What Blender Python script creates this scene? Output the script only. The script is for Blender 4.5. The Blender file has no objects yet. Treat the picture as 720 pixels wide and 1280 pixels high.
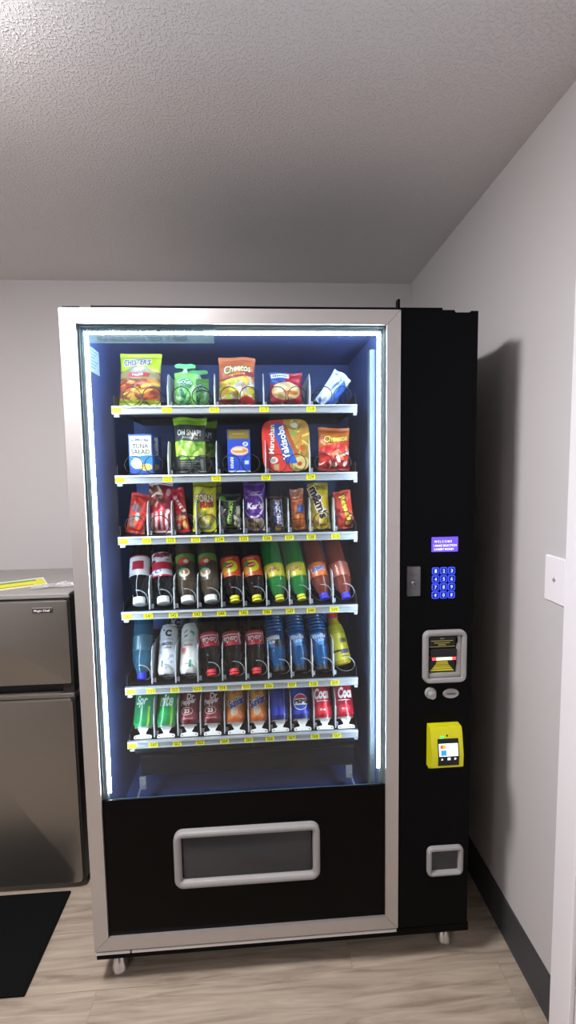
import bpy, bmesh, math, random
import numpy as np
from mathutils import Vector, Matrix, Euler

random.seed(7)
SC = bpy.context.scene
COL = SC.collection
PI = math.pi

# ------------------------------------------------------------------ camera, world, exposure
cam_d = bpy.data.cameras.new('camera')
cam = bpy.data.objects.new('camera', cam_d)
COL.objects.link(cam)
cam.location = (0.50104, -1.26784, 1.50108)
cam.rotation_euler = (1.4843078, 0.0157906, -0.065295)
cam_d.sensor_fit = 'VERTICAL'
cam_d.sensor_height = 36.0
cam_d.sensor_width = 20.25
cam_d.lens = 36.0 * 580.967 / 1280.0
cam_d.clip_start = 0.02
SC.camera = cam

world = bpy.data.worlds.new('world')
SC.world = world
world.use_nodes = True
world.node_tree.nodes['Background'].inputs['Color'].default_value = (0.5, 0.5, 0.55, 1)
world.node_tree.nodes['Background'].inputs['Strength'].default_value = 0.05

SC.view_settings.view_transform = 'Standard'
SC.view_settings.look = 'None'
SC.view_settings.gamma = 1.0
SC.view_settings.use_curve_mapping = False
SC.view_settings.exposure = 1.0
SC.cycles.max_bounces = 10
SC.cycles.transparent_max_bounces = 16
SC.cycles.use_denoising = True
SC.cycles.caustics_reflective = False
SC.cycles.caustics_refractive = False

LAMP = 62.0            # radiance of the ceiling lamp's diffuser
ADDED_LAMP = 26.0           # unseen lamp added to brighten the rear wall mirrored in the glass
LED = 39.0             # radiance of the LED beads round the machine's window

# ------------------------------------------------------------------ colour and material helpers
def lin1(c):
    c = c / 255.0
    return c / 12.92 if c <= 0.04045 else ((c + 0.055) / 1.055) ** 2.4

def lin(c):
    if isinstance(c, str):
        c = c.lstrip('#')
        c = tuple(int(c[i:i + 2], 16) for i in (0, 2, 4))
    return tuple(lin1(v) for v in c)

def setin(n, key, val):
    if key in n.inputs:
        n.inputs[key].default_value = val

def mat(name, color, rough=0.5, metal=0.0, spec=0.5, emit=None, strength=0.0, coat=0.0, trans=0.0, ior=1.45):
    m = bpy.data.materials.new(name)
    m.use_nodes = True
    b = m.node_tree.nodes['Principled BSDF']
    c = lin(color)
    b.inputs['Base Color'].default_value = (*c, 1)
    b.inputs['Roughness'].default_value = rough
    b.inputs['Metallic'].default_value = metal
    setin(b, 'Specular IOR Level', spec)
    setin(b, 'Coat Weight', coat)
    setin(b, 'Coat Roughness', 0.08)
    setin(b, 'Transmission Weight', trans)
    setin(b, 'IOR', ior)
    if emit is not None:
        setin(b, 'Emission Color', (*lin(emit), 1))
        setin(b, 'Emission Strength', strength)
    return m

def nt(m):
    return m.node_tree.nodes, m.node_tree.links, m.node_tree.nodes['Principled BSDF']

_ink = {}
def ink(color, rough=0.4):
    key = (str(color), rough)
    if key not in _ink:
        _ink[key] = mat('print_%s' % str(color).strip('#'), color, rough)
    return _ink[key]

def art_material(name, rough, metal=0.0, coat=0.0):
    m = bpy.data.materials.new(name)
    m.use_nodes = True
    n, l, b = nt(m)
    a = n.new('ShaderNodeAttribute')
    a.attribute_name = 'Color'
    l.new(a.outputs['Color'], b.inputs['Base Color'])
    b.inputs['Roughness'].default_value = rough
    b.inputs['Metallic'].default_value = metal
    setin(b, 'Coat Weight', coat)
    setin(b, 'Coat Roughness', 0.1)
    return m

M_FOIL = art_material('printed_foil', 0.36, 0.0, 0.25)
M_CARD = art_material('printed_card', 0.5)
M_LABEL = art_material('printed_label', 0.35, 0.0, 0.2)
M_CAN = art_material('printed_can', 0.26, 0.12, 0.3)

def bump(m, scale, strength, dist=0.002, detail=3.0, stretch=None):
    n, l, b = nt(m)
    tc = n.new('ShaderNodeTexCoord')
    mp = n.new('ShaderNodeMapping')
    if stretch:
        mp.inputs['Scale'].default_value = stretch
    no = n.new('ShaderNodeTexNoise')
    no.inputs['Scale'].default_value = scale
    no.inputs['Detail'].default_value = detail
    bu = n.new('ShaderNodeBump')
    bu.inputs['Strength'].default_value = strength
    bu.inputs['Distance'].default_value = dist
    l.new(tc.outputs['Object'], mp.inputs['Vector'])
    l.new(mp.outputs['Vector'], no.inputs['Vector'])
    l.new(no.outputs['Fac'], bu.inputs['Height'])
    l.new(bu.outputs['Normal'], b.inputs['Normal'])
    return no

# walls: painted drywall with a faint orange peel
M_WALL = mat('wall_paint', (201, 198, 197), 0.6, spec=0.3)
bump(M_WALL, 220, 0.12, 0.001)
M_TRIM = mat('trim_paint', (244, 241, 243), 0.4)
# ceiling: knock-down spray texture
M_CEIL = mat('ceiling_paint', (238, 236, 236), 0.38, spec=0.4)
def ceiling_nodes():
    n, l, b = nt(M_CEIL)
    tc = n.new('ShaderNodeTexCoord')
    no = n.new('ShaderNodeTexNoise'); no.inputs['Scale'].default_value = 150; no.inputs['Detail'].default_value = 2.0
    no.inputs['Roughness'].default_value = 0.6
    ra = n.new('ShaderNodeValToRGB'); ra.color_ramp.elements[0].position = 0.50; ra.color_ramp.elements[1].position = 0.64
    bu = n.new('ShaderNodeBump'); bu.inputs['Strength'].default_value = 0.6; bu.inputs['Distance'].default_value = 0.0035
    l.new(tc.outputs['Object'], no.inputs['Vector']); l.new(no.outputs['Fac'], ra.inputs['Fac'])
    l.new(ra.outputs['Color'], bu.inputs['Height']); l.new(bu.outputs['Normal'], b.inputs['Normal'])
ceiling_nodes()
M_BASEB = mat('vinyl_cove_base', (66, 66, 68), 0.5)

# floor: greyed oak vinyl planks running along x
M_FLOOR = mat('vinyl_plank', (150, 135, 118), 0.42)
def floor_nodes():
    n, l, b = nt(M_FLOOR)
    tc = n.new('ShaderNodeTexCoord')
    br = n.new('ShaderNodeTexBrick')
    br.inputs['Scale'].default_value = 1.0
    br.inputs['Brick Width'].default_value = 1.2
    br.inputs['Row Height'].default_value = 0.18
    br.inputs['Mortar Size'].default_value = 0.0012
    br.inputs['Mortar Smooth'].default_value = 0.2
    br.inputs['Color1'].default_value = (0.25, 0.25, 0.25, 1)
    br.inputs['Color2'].default_value = (0.75, 0.75, 0.75, 1)
    br.inputs['Mortar'].default_value = (0.0, 0.0, 0.0, 1)
    br.offset = 0.37
    l.new(tc.outputs['Object'], br.inputs['Vector'])
    mp = n.new('ShaderNodeMapping'); mp.inputs['Scale'].default_value = (1.6, 20.0, 1.0)
    l.new(tc.outputs['Object'], mp.inputs['Vector'])
    add = n.new('ShaderNodeVectorMath'); add.operation = 'ADD'
    sc = n.new('ShaderNodeVectorMath'); sc.operation = 'SCALE'; sc.inputs['Scale'].default_value = 9.0
    l.new(br.outputs['Color'], sc.inputs[0])
    l.new(mp.outputs['Vector'], add.inputs[0]); l.new(sc.outputs['Vector'], add.inputs[1])
    g = n.new('ShaderNodeTexNoise'); g.inputs['Scale'].default_value = 2.2; g.inputs['Detail'].default_value = 7
    g.inputs['Distortion'].default_value = 0.7; g.inputs['Roughness'].default_value = 0.62
    l.new(add.outputs['Vector'], g.inputs['Vector'])
    ra = n.new('ShaderNodeValToRGB')
    e = ra.color_ramp.elements
    e[0].position = 0.30; e[0].color = (*lin((134, 120, 105)), 1)
    e[1].position = 0.70; e[1].color = (*lin((190, 176, 158)), 1)
    x = e.new(0.47); x.color = (*lin((168, 153, 136)), 1)
    l.new(g.outputs['Fac'], ra.inputs['Fac'])
    mx = n.new('ShaderNodeMix'); mx.data_type = 'RGBA'; mx.blend_type = 'MULTIPLY'; mx.inputs[0].default_value = 0.35
    l.new(ra.outputs['Color'], mx.inputs[6])
    r2 = n.new('ShaderNodeValToRGB'); r2.color_ramp.elements[0].position = 0.0; r2.color_ramp.elements[0].color = (0.35, 0.33, 0.3, 1)
    r2.color_ramp.elements[1].position = 0.25; r2.color_ramp.elements[1].color = (0.92, 0.92, 0.92, 1)
    l.new(br.outputs['Color'], r2.inputs['Fac']); l.new(r2.outputs['Color'], mx.inputs[7])
    l.new(mx.outputs[2], b.inputs['Base Color'])
    bu = n.new('ShaderNodeBump'); bu.inputs['Strength'].default_value = 0.15; bu.inputs['Distance'].default_value = 0.001
    l.new(g.outputs['Fac'], bu.inputs['Height']); l.new(bu.outputs['Normal'], b.inputs['Normal'])
floor_nodes()

M_BLACK = mat('black_powder_coat', (6, 6, 8), 0.42, spec=0.08)
M_PANELBLACK = mat('black_gloss_panel', (6, 5, 5), 0.28, spec=0.10)
M_BLACKPL = mat('black_plastic', (18, 18, 19), 0.5)
M_ALU = mat('brushed_aluminium', (196, 192, 190), 0.42, metal=0.75)
bump(M_ALU, 40, 0.05, 0.0005, 2, (1, 1, 30))
M_RAIL = mat('aluminium_rail', (172, 177, 182), 0.4, metal=0.3)
M_CHANNEL = mat('grey_channel', (104, 118, 122), 0.4)
M_CHROME = mat('chrome', (215, 215, 218), 0.12, metal=1.0)
M_LINER = mat('blue_liner', (62, 86, 148), 0.5)
M_TRAY = mat('dark_tray', (14, 16, 22), 0.5, spec=0.25)
M_DIV = mat('divider_steel', (200, 205, 210), 0.45)
M_WIRE_SHADED = mat('coil_wire', (38, 38, 42), 0.4, metal=0.3)  # light grey wire coloured dark for the dark surroundings it mirrors
M_WIREL = mat('coil_wire_light', (150, 154, 160), 0.35, metal=0.4)
M_WHITEPL = mat('white_plastic', (238, 240, 238), 0.4)
M_GREYPL = mat('grey_plastic', (150, 148, 147), 0.45)
M_GREYDK = mat('flap_plastic', (52, 51, 54), 0.42)
M_YTAG = mat('yellow_price_tag', (248, 248, 24), 0.5)
M_TAGINK = mat('tag_ink', (120, 100, 10), 0.6)
M_SAFETY = mat('safety_yellow', (214, 212, 22), 0.4)
M_LEDM = mat('led_bead', (255, 255, 255), 0.5, emit=(214, 234, 255), strength=LED)
M_STRIP = mat('led_tape', (225, 230, 235), 0.5)
M_STEEL = mat('stainless', (140, 135, 129), 0.34, metal=0.85)
bump(M_STEEL, 60, 0.04, 0.0005, 2, (1, 1, 25))
M_FRTOP = mat('fridge_top', (150, 147, 143), 0.5, metal=0.2)
M_FRDARK = mat('fridge_side', (30, 30, 31), 0.5)
M_MAT = mat('rubber_mat', (13, 13, 13), 0.85, spec=0.15)
bump(M_MAT, 300, 0.3, 0.001)
M_LAMP = mat('lamp_diffuser', (255, 255, 255), 0.5, emit=(252, 248, 251), strength=LAMP)

HAZE = 0.006  # reflected haze imitated by a pale diffuse mix in the glass
def glass_material():
    m = bpy.data.materials.new('window_glass'); m.use_nodes = True
    n, l = m.node_tree.nodes, m.node_tree.links
    n.clear()
    o = n.new('ShaderNodeOutputMaterial')
    t = n.new('ShaderNodeBsdfTransparent'); t.inputs['Color'].default_value = (0.955, 0.975, 0.97, 1)
    g = n.new('ShaderNodeBsdfGlossy'); g.inputs['Roughness'].default_value = 0.0
    lw = n.new('ShaderNodeLayerWeight'); lw.inputs['Blend'].default_value = 0.5
    p = n.new('ShaderNodeMath'); p.operation = 'POWER'; p.inputs[1].default_value = 5.0
    a = n.new('ShaderNodeMath'); a.operation = 'MULTIPLY_ADD'; a.inputs[1].default_value = 0.93; a.inputs[2].default_value = 0.036
    mx = n.new('ShaderNodeMixShader')
    l.new(lw.outputs['Facing'], p.inputs[0]); l.new(p.outputs[0], a.inputs[0]); l.new(a.outputs[0], mx.inputs['Fac'])
    l.new(t.outputs[0], mx.inputs[1]); l.new(g.outputs[0], mx.inputs[2]); d1 = n.new('ShaderNodeBsdfDiffuse'); d1.inputs['Color'].default_value = (0.85, 0.87, 0.9, 1)
    d2 = n.new('ShaderNodeBsdfTranslucent'); d2.inputs['Color'].default_value = (0.85, 0.87, 0.9, 1)
    dm = n.new('ShaderNodeMixShader'); dm.inputs['Fac'].default_value = 0.5
    l.new(d1.outputs[0], dm.inputs[1]); l.new(d2.outputs[0], dm.inputs[2])
    m2 = n.new('ShaderNodeMixShader'); m2.inputs['Fac'].default_value = HAZE
    l.new(mx.outputs[0], m2.inputs[1]); l.new(dm.outputs[0], m2.inputs[2]); l.new(m2.outputs[0], o.inputs['Surface'])
    return m
M_GLASS = glass_material()

def clear_film(name, color, alpha, rough=0.15):
    m = bpy.data.materials.new(name); m.use_nodes = True
    n, l, b = nt(m)
    b.inputs['Base Color'].default_value = (*lin(color), 1)
    b.inputs['Roughness'].default_value = rough
    b.inputs['Alpha'].default_value = alpha
    return m
M_STICK = clear_film('tinted_sticker', (112, 140, 146), 0.40, 0.3)
M_WRAP = clear_film('clear_wrap', (235, 235, 235), 0.42, 0.1)

# ------------------------------------------------------------------ mesh building helpers
class B:
    """collects shapes into one bmesh"""
    def __init__(self):
        self.bm = bmesh.new(); self.mi = 0
    def _tag(self, faces):
        for f in faces: f.material_index = self.mi
    def box(self, x0, x1, y0, y1, z0, z1, bev=0.0, seg=2):
        r = bmesh.ops.create_cube(self.bm, size=1.0)
        vs = r['verts']
        for v in vs:
            v.co = Vector(((x0 + x1) / 2 + v.co.x * (x1 - x0), (y0 + y1) / 2 + v.co.y * (y1 - y0), (z0 + z1) / 2 + v.co.z * (z1 - z0)))
        fs = set(f for v in vs for f in v.link_faces); self._tag(fs)
        if bev > 0:
            es = list(set(e for v in vs for e in v.link_edges))
            q = bmesh.ops.bevel(self.bm, geom=es, offset=bev, segments=seg, affect='EDGES', profile=0.5)
            self._tag(q['faces'])
        return self
    def grid(self, loops, closed=True, cap0=False, cap1=False):
        rows = [[self.bm.verts.new(p) for p in L] for L in loops]
        n = len(rows[0]); fs = []
        for a, b in zip(rows[:-1], rows[1:]):
            for i in range(n if closed else n - 1):
                j = (i + 1) % n
                try: fs.append(self.bm.faces.new((a[i], a[j], b[j], b[i])))
                except ValueError: pass
        if cap0: fs.append(self.bm.faces.new(list(reversed(rows[0]))))
        if cap1: fs.append(self.bm.faces.new(rows[-1]))
        self._tag(fs)
        return self
    def lathe(self, prof, c=(0, 0, 0), axis='z', n=28, cap0=True, cap1=True):
        L = []
        for r, z in prof:
            row = []
            for i in range(n):
                t = 2 * PI * i / n
                a, b = r * math.cos(t), r * math.sin(t)
                p = (a, b, z) if axis == 'z' else ((a, z, b) if axis == 'y' else (z, a, b))
                row.append(Vector(p) + Vector(c))
            L.append(row)
        return self.grid(L, True, cap0, cap1)
    def tube(self, pts, r, n=6):
        pts = [Vector(p) for p in pts]; L = []; up = Vector((0, 0, 1))
        for i, p in enumerate(pts):
            d = (pts[min(i + 1, len(pts) - 1)] - pts[max(i - 1, 0)]).normalized()
            u = up if abs(d.dot(up)) < 0.95 else Vector((0, 1, 0))
            a = d.cross(u).normalized(); b = d.cross(a)
            L.append([p + r * (math.cos(2 * PI * k / n) * a + math.sin(2 * PI * k / n) * b) for k in range(n)])
        return self.grid(L, True, True, True)
    def prism(self, poly, y0, y1, plane='xz'):
        def P(a, b, y):
            return (a, y, b) if plane == 'xz' else ((a, b, y) if plane == 'xy' else (y, a, b))
        A = [self.bm.verts.new(P(a, b, y0)) for a, b in poly]; C = [self.bm.verts.new(P(a, b, y1)) for a, b in poly]
        n = len(poly); fs = [self.bm.faces.new(A), self.bm.faces.new(list(reversed(C)))]
        for i in range(n):
            j = (i + 1) % n
            fs.append(self.bm.faces.new((A[i], C[i], C[j], A[j])))
        self._tag(fs)
        return self
    def rr(self, x0, x1, z0, z1, r, prof, cap=False, k=6):
        """rounded-rectangle sweep in the xz plane: prof = [(inset, y), ...]"""
        return self.grid([[(a, y, b) for a, b in rrect(x0 + d, x1 - d, z0 + d, z1 - d, max(r - d, 0.0006), k)] for d, y in prof], True, False, cap)
    def bm2d(self, bm2, f):
        """add a flat bmesh mapped by f(x, z)"""
        mp = {v: self.bm.verts.new(f(v.co.x, v.co.y)) for v in bm2.verts}; fs = []
        for q in bm2.faces:
            try: fs.append(self.bm.faces.new([mp[v] for v in q.verts]))
            except ValueError: pass
        self._tag(fs)
        return self

def rrect(x0, x1, z0, z1, r, k=6):
    P = []
    for cx, cz, a0 in ((x1 - r, z1 - r, 0), (x0 + r, z1 - r, 90), (x0 + r, z0 + r, 180), (x1 - r, z0 + r, 270)):
        for i in range(k + 1):
            a = math.radians(a0 + 90 * i / k)
            P.append((cx + r * math.cos(a), cz + r * math.sin(a)))
    return P

def obj(name, b, mats, parent=None, smooth=None, loc=None):
    bm = b.bm if isinstance(b, B) else b
    bmesh.ops.recalc_face_normals(bm, faces=bm.faces[:])
    me = bpy.data.meshes.new(name)
    bm.to_mesh(me); bm.free()
    for m in (mats if isinstance(mats, (list, tuple)) else [mats]): me.materials.append(m)
    if smooth:
        me.shade_smooth()
        me.set_sharp_from_angle(angle=math.radians(smooth))
    o = bpy.data.objects.new(name, me)
    COL.objects.link(o)
    if loc: o.location = loc
    if parent: o.parent = parent
    return o

def link_mesh(name, me, parent=None):
    o = bpy.data.objects.new(name, me); COL.objects.link(o)
    if parent: o.parent = parent
    return o

def tag(o, label, cat, group=None):
    o['label'] = label; o['category'] = cat
    if group: o['group'] = group
    return o

def thing(name, label, cat, loc=(0, 0, 0), group=None):
    o = bpy.data.objects.new(name, None); COL.objects.link(o)
    o.location = loc; o.empty_display_size = 0.05
    return tag(o, label, cat, group)

def structure(o):
    o['kind'] = 'structure'; return o

def dup_tree(o, parent=None):
    c = o.copy(); COL.objects.link(c)
    if parent: c.parent = parent
    for ch in list(o.children): dup_tree(ch, c)
    return c

# ------------------------------------------------------------------ flat lettering
_txt = {}
def text2d(body, bold=0.0, shear=0.0, spacing=1.0):
    key = (body, bold, shear, spacing)
    if key not in _txt:
        cu = bpy.data.curves.new('t', 'FONT')
        cu.body = body; cu.size = 1.0; cu.offset = bold; cu.shear = shear; cu.resolution_u = 3
        cu.space_character = spacing; cu.fill_mode = 'FRONT'
        o = bpy.data.objects.new('t', cu); COL.objects.link(o)
        bpy.context.view_layer.update()
        me = bpy.data.meshes.new_from_object(o.evaluated_get(bpy.context.evaluated_depsgraph_get()))
        co = np.zeros(len(me.vertices) * 3); me.vertices.foreach_get('co', co); co = co.reshape(-1, 3)[:, :2]
        fs = [tuple(p.vertices) for p in me.polygons]
        bpy.data.objects.remove(o); bpy.data.curves.remove(cu); bpy.data.meshes.remove(me)
        lo, hi = co.min(0), co.max(0)
        _txt[key] = ((co - (lo + hi) / 2) / np.maximum(hi - lo, 1e-6), fs)
    return _txt[key]

def text_bm(body, cx, cz, w, h, rot=0.0, bold=0.0, shear=0.0, arc=0.0, spacing=1.0):
    co, fs = text2d(body, bold, shear, spacing)
    bm = bmesh.new(); c, s = math.cos(math.radians(rot)), math.sin(math.radians(rot)); vs = []
    for a, b in co:
        x, z = a * w, b * h - arc * (2 * a) ** 2
        vs.append(bm.verts.new((cx + x * c - z * s, cz + x * s + z * c, 0)))
    for f in fs:
        try: bm.faces.new([vs[i] for i in f])
        except ValueError: pass
    return bm

def poly_bm(pts):
    bm = bmesh.new(); bm.faces.new([bm.verts.new((a, b, 0)) for a, b in pts]); return bm

def ell_pts(cx, cz, rx, rz, rot=0, n=28):
    c, s = math.cos(math.radians(rot)), math.sin(math.radians(rot))
    return [(cx + rx * math.cos(t) * c - rz * math.sin(t) * s, cz + rx * math.cos(t) * s + rz * math.sin(t) * c)
            for t in (2 * PI * i / n for i in range(n))]

def slice_bm(bm, step):
    bmesh.ops.triangulate(bm, faces=bm.faces[:])
    xs = [v.co.x for v in bm.verts]; zs = [v.co.y for v in bm.verts]
    for ax, lo, hi in ((0, min(xs), max(xs)), (1, min(zs), max(zs))):
        k = math.floor(lo / step) + 1
        while k * step < hi:
            co = (k * step, 0, 0) if ax == 0 else (0, k * step, 0)
            no = (1, 0, 0) if ax == 0 else (0, 1, 0)
            bmesh.ops.bisect_plane(bm, geom=bm.verts[:] + bm.edges[:] + bm.faces[:], plane_co=co, plane_no=no)
            k += 1
    return bm

def lettering(parent, surf, decals, step=0.004, name='lettering'):
    """decals: (bmesh, colour); each later one lies a hair above the earlier"""
    if not decals: return None
    b = B(); mats = []
    for i, (bm2, c) in enumerate(decals):
        m = ink(c)
        if m not in mats: mats.append(m)
        b.mi = mats.index(m)
        slice_bm(bm2, step)
        off = 0.0005 + 0.0002 * i
        b.bm2d(bm2, lambda x, z: surf(x, z, off))
        bm2.free()
    return obj(name, b, mats, parent)

def outlined(body, cx, cz, w, h, fill, edge, rot=0, bold=0.02, shear=0.0, fat=0.07, arc=0.0):
    return [(text_bm(body, cx, cz, w * 1.05, h * 1.18, rot, bold + fat, shear, arc), edge), (text_bm(body, cx, cz, w, h, rot, bold, shear, arc), fill)]

def scribble(cx, cz, w, h, rot=0.0, n=5):
    """a row of short strokes, for print too small to read"""
    bm = bmesh.new(); c, s = math.cos(math.radians(rot)), math.sin(math.radians(rot)); g_ = w / n
    for i in range(n):
        a = -w / 2 + i * g_; k = .75 + .25 * math.sin(2.3 * i)
        P = [(a, -h / 2), (a + g_ * .68, -h / 2), (a + g_ * .78, h / 2 * k), (a + g_ * .12, h / 2 * k)]
        bm.faces.new([bm.verts.new((cx + x * c - z * s, cz + x * s + z * c, 0)) for x, z in P])
    return bm

# ------------------------------------------------------------------ printed artwork
class Art:
    """paints colours per vertex over u, v in 0..1"""
    def __init__(self, U, V, base):
        self.U, self.V = U, V
        self.c = np.tile(np.array(lin(base)), (len(U), 1))
    def put(self, m, col): self.c[m] = lin(col); return self
    def rect(self, u0, u1, v0, v1, col): return self.put((self.U >= u0) & (self.U <= u1) & (self.V >= v0) & (self.V <= v1), col)
    def ell(self, cu, cv, ru, rv, col, rot=0):
        t = math.radians(rot); du, dv = self.U - cu, self.V - cv
        a = du * math.cos(t) + dv * math.sin(t); b = -du * math.sin(t) + dv * math.cos(t)
        return self.put((a / ru) ** 2 + (b / rv) ** 2 <= 1, col)
    def inpoly(self, pts):
        m = np.zeros(len(self.U), bool); n = len(pts)
        for i in range(n):
            (x0, y0), (x1, y1) = pts[i], pts[(i + 1) % n]
            if y0 == y1: continue
            k = ((y0 > self.V) != (y1 > self.V)) & (self.U < (x1 - x0) * (self.V - y0) / (y1 - y0) + x0)
            m ^= k
        return m
    def poly(self, pts, col): return self.put(self.inpoly(pts), col)
    def scatter(self, n, cols, u0, u1, v0, v1, ru, rv, seed, clip=None, rotr=180):
        rnd = random.Random(seed); keep = self.c.copy()
        for i in range(n):
            self.ell(rnd.uniform(u0, u1), rnd.uniform(v0, v1), ru * rnd.uniform(.6, 1.3), rv * rnd.uniform(.6, 1.3), cols[i % len(cols)], rnd.uniform(-rotr, rotr))
        if clip is not None: self.c[~clip] = keep[~clip]
        return self

def color_mesh(name, verts, faces, cols, material, smooth=True):
    me = bpy.data.meshes.new(name)
    me.from_pydata([tuple(v) for v in verts], [], faces)
    at = me.color_attributes.new('Color', 'FLOAT_COLOR', 'POINT')
    c4 = np.ones((len(verts), 4)); c4[:, :3] = cols
    at.data.foreach_set('color', c4.ravel())
    me.materials.append(material)
    if smooth: me.shade_smooth()
    me.update()
    return me

def grid_faces(nu, nv, off=0, flip=False):
    F = []
    for j in range(nv - 1):
        for i in range(nu - 1):
            a = off + j * nu + i
            q = (a, a + 1, a + nu + 1, a + nu)
            F.append(q[::-1] if flip else q)
    return F

# ---- pillow bag
class Bag:
    def __init__(self, w, h, t, seal=0.07, pinch=0.05, seed=0, flare=0.0, step=0.0016):
        self.w, self.h, self.t, self.seal, self.pinch, self.seed, self.flare, self.step = w, h, t, seal, pinch, seed, flare, step
        r = random.Random(seed); self.ph = [r.uniform(0, 6.28) for _ in range(8)]
    def side(self, u, v):
        s = np.clip((v - self.seal) / 0.26, 0, 1) * np.clip((1 - self.seal - v) / 0.26, 0, 1)
        s = np.sin(s * PI / 2) ** 0.7
        return s
    def shape(self, u, v, sgn=-1):
        s = self.side(u, v); p = self.ph
        x = (u - 0.5) * self.w * (1 - self.pinch * s + self.flare * (v - 0.5))
        bul = np.clip(np.sin(np.clip(u, 0, 1) * PI), 0, 1) ** 0.62 * s
        wr = 0.0016 * np.sin(9 * u + 11 * v + p[0]) + 0.0013 * np.sin(17 * u - 14 * v + p[1]) + 0.001 * np.sin(31 * v + 7 * u + p[2])
        wave = 0.0022 * np.sin(2 * PI * u * 1.5 + p[3]) * (1 - s)
        y = sgn * (self.t / 2 * bul + wr * bul * 1.4) + wave
        crimp = 0.0006 * np.sin(v * self.h / 0.0016 * 2) * ((v < self.seal) | (v > 1 - self.seal))
        z = v * self.h + 0.002 * np.sin(2 * PI * u + p[4]) * (v > 0.5)
        return x, y + crimp, z
    def surf(self, x, z, off):
        u = np.array([x / self.w + 0.5]); v = np.array([z / self.h])
        X, Y, Z = self.shape(u, v)
        return (float(X[0]), float(Y[0]) - off, float(Z[0]))
    def build(self, name, paint, back, material=None):
        nu = max(8, int(self.w / self.step)); nv = max(10, int(self.h / self.step))
        u, v = np.meshgrid(np.linspace(0, 1, nu), np.linspace(0, 1, nv)); u, v = u.ravel(), v.ravel()
        x, y, z = self.shape(u, v)
        A = Art(u, v, back); paint(A)
        mu, mv = 16, 20
        u2, v2 = np.meshgrid(np.linspace(0, 1, mu), np.linspace(0, 1, mv)); u2, v2 = u2.ravel(), v2.ravel()
        x2, y2, z2 = self.shape(u2, v2, 1)
        V = np.vstack([np.c_[x, y, z], np.c_[x2, y2 + 0.0004, z2]])
        F = grid_faces(nu, nv) + grid_faces(mu, mv, nu * nv, True)
        C = np.vstack([A.c, np.tile(np.array(lin(back)), (mu * mv, 1))])
        return color_mesh(name, V, F, C, material or M_FOIL)

# ---- carton
class Carton:
    def __init__(self, w, h, t, step=0.0016):
        self.w, self.h, self.t, self.step = w, h, t, step
    def surf(self, x, z, off): return (x, -self.t / 2 - off, z)
    def build(self, name, paint, side):
        w, h, t = self.w, self.h, self.t
        nu, nv = int(w / self.step), int(h / self.step)
        u, v = np.meshgrid(np.linspace(0, 1, nu), np.linspace(0, 1, nv)); u, v = u.ravel(), v.ravel()
        A = Art(u, v, side); paint(A)
        r = 0.0012
        V = np.c_[(u - .5) * (w - 2 * r), np.full(len(u), -t / 2), r + v * (h - 2 * r)]
        F = grid_faces(nu, nv)
        L = []
        for d, y in ((r, -t / 2), (r * .3, -t / 2 + r * .3), (0, -t / 2 + r), (0, t / 2 - r), (r, t / 2)):
            L.append([(-w / 2 + d, y, d), (w / 2 - d, y, d), (w / 2 - d, y, h - d), (-w / 2 + d, y, h - d)])
        base = len(V); V2 = [p for q in L for p in q]; F2 = []
        for k in range(len(L) - 1):
            for i in range(4):
                j = (i + 1) % 4
                F2.append((base + 4 * k + i, base + 4 * k + 4 + i, base + 4 * k + 4 + j, base + 4 * k + j))
        F2.append(tuple(base + 4 * (len(L) - 1) + i for i in range(4)))
        C = np.vstack([A.c, np.tile(np.array(lin(side)), (len(V2), 1))])
        return color_mesh(name, np.vstack([V, np.array(V2)]), F + F2, C, M_CARD, False)

# ---- surface of revolution with print
class Round:
    def __init__(self, prof): self.z = np.array([p[1] for p in prof]); self.r = np.array([p[0] for p in prof])
    def rad(self, z): return float(np.interp(z, self.z, self.r))
    def surf(self, x, z, off):
        r = self.rad(z); t = x / max(r, 1e-4); r += off
        return (r * math.sin(t), -r * math.cos(t), z)
    def build(self, name, z0, z1, paint, material, grow=0.0, nu=120, dz=0.0016, base='#ffffff'):
        nv = max(3, int((z1 - z0) / dz)); zz = np.linspace(z0, z1, nv)
        u, v = np.meshgrid(np.linspace(0, 1, nu), np.linspace(0, 1, nv)); u, v = u.ravel(), v.ravel()
        zf = z0 + v * (z1 - z0); rf = np.interp(zf, self.z, self.r) + grow; t = (u - .5) * 2 * PI
        A = Art(u, v, base); paint(A)
        return color_mesh(name, np.c_[rf * np.sin(t), -rf * np.cos(t), zf], grid_faces(nu, nv), A.c, material)

# ------------------------------------------------------------------ ROOM
XR, YB, ZC = 1.267, 1.048, 2.407
XL, YF = -2.3, -3.3
def shell(name, x0, x1, y0, y1, z0, z1, m):
    return structure(obj(name, B().box(x0, x1, y0, y1, z0, z1), m))
shell('floor', XL - .1, XR + .1, YF - .1, YB + .1, -0.06, 0, M_FLOOR)
shell('ceiling', XL - .1, XR + .1, YF - .1, YB + .1, ZC, ZC + 0.06, M_CEIL)
shell('wall_back', XL - .1, XR + .1, YB, YB + 0.1, 0, ZC, M_WALL)
shell('wall_right', XR, XR + 0.1, YF, YB, 0, ZC, M_WALL)
shell('wall_left', XL - 0.1, XL, YF, YB, 0, ZC, M_WALL)
DX0, DX1, DZ = -0.86, 0.62, 2.05
wf = B().box(XL, DX0, YF - .1, YF, 0, ZC).box(DX1, XR, YF - .1, YF, 0, ZC).box(DX0, DX1, YF - .1, YF, DZ, ZC)
structure(obj('wall_front', wf, M_WALL))
dr = B().box(DX0, DX1, YF - .08, YF - .04, 0, DZ)
structure(obj('door_1', dr, mat('dark_door', (30, 27, 26), 0.5)))  # unseen dark door, added to darken the middle of the glass reflection
bb = B().prism([(XR, 0), (XR - .010, 0), (XR - .006, .012), (XR - .005, .118), (XR - .002, .1245), (XR, .1245)], -0.183, YB)
structure(obj('baseboard_right', bb, M_BASEB))
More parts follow.
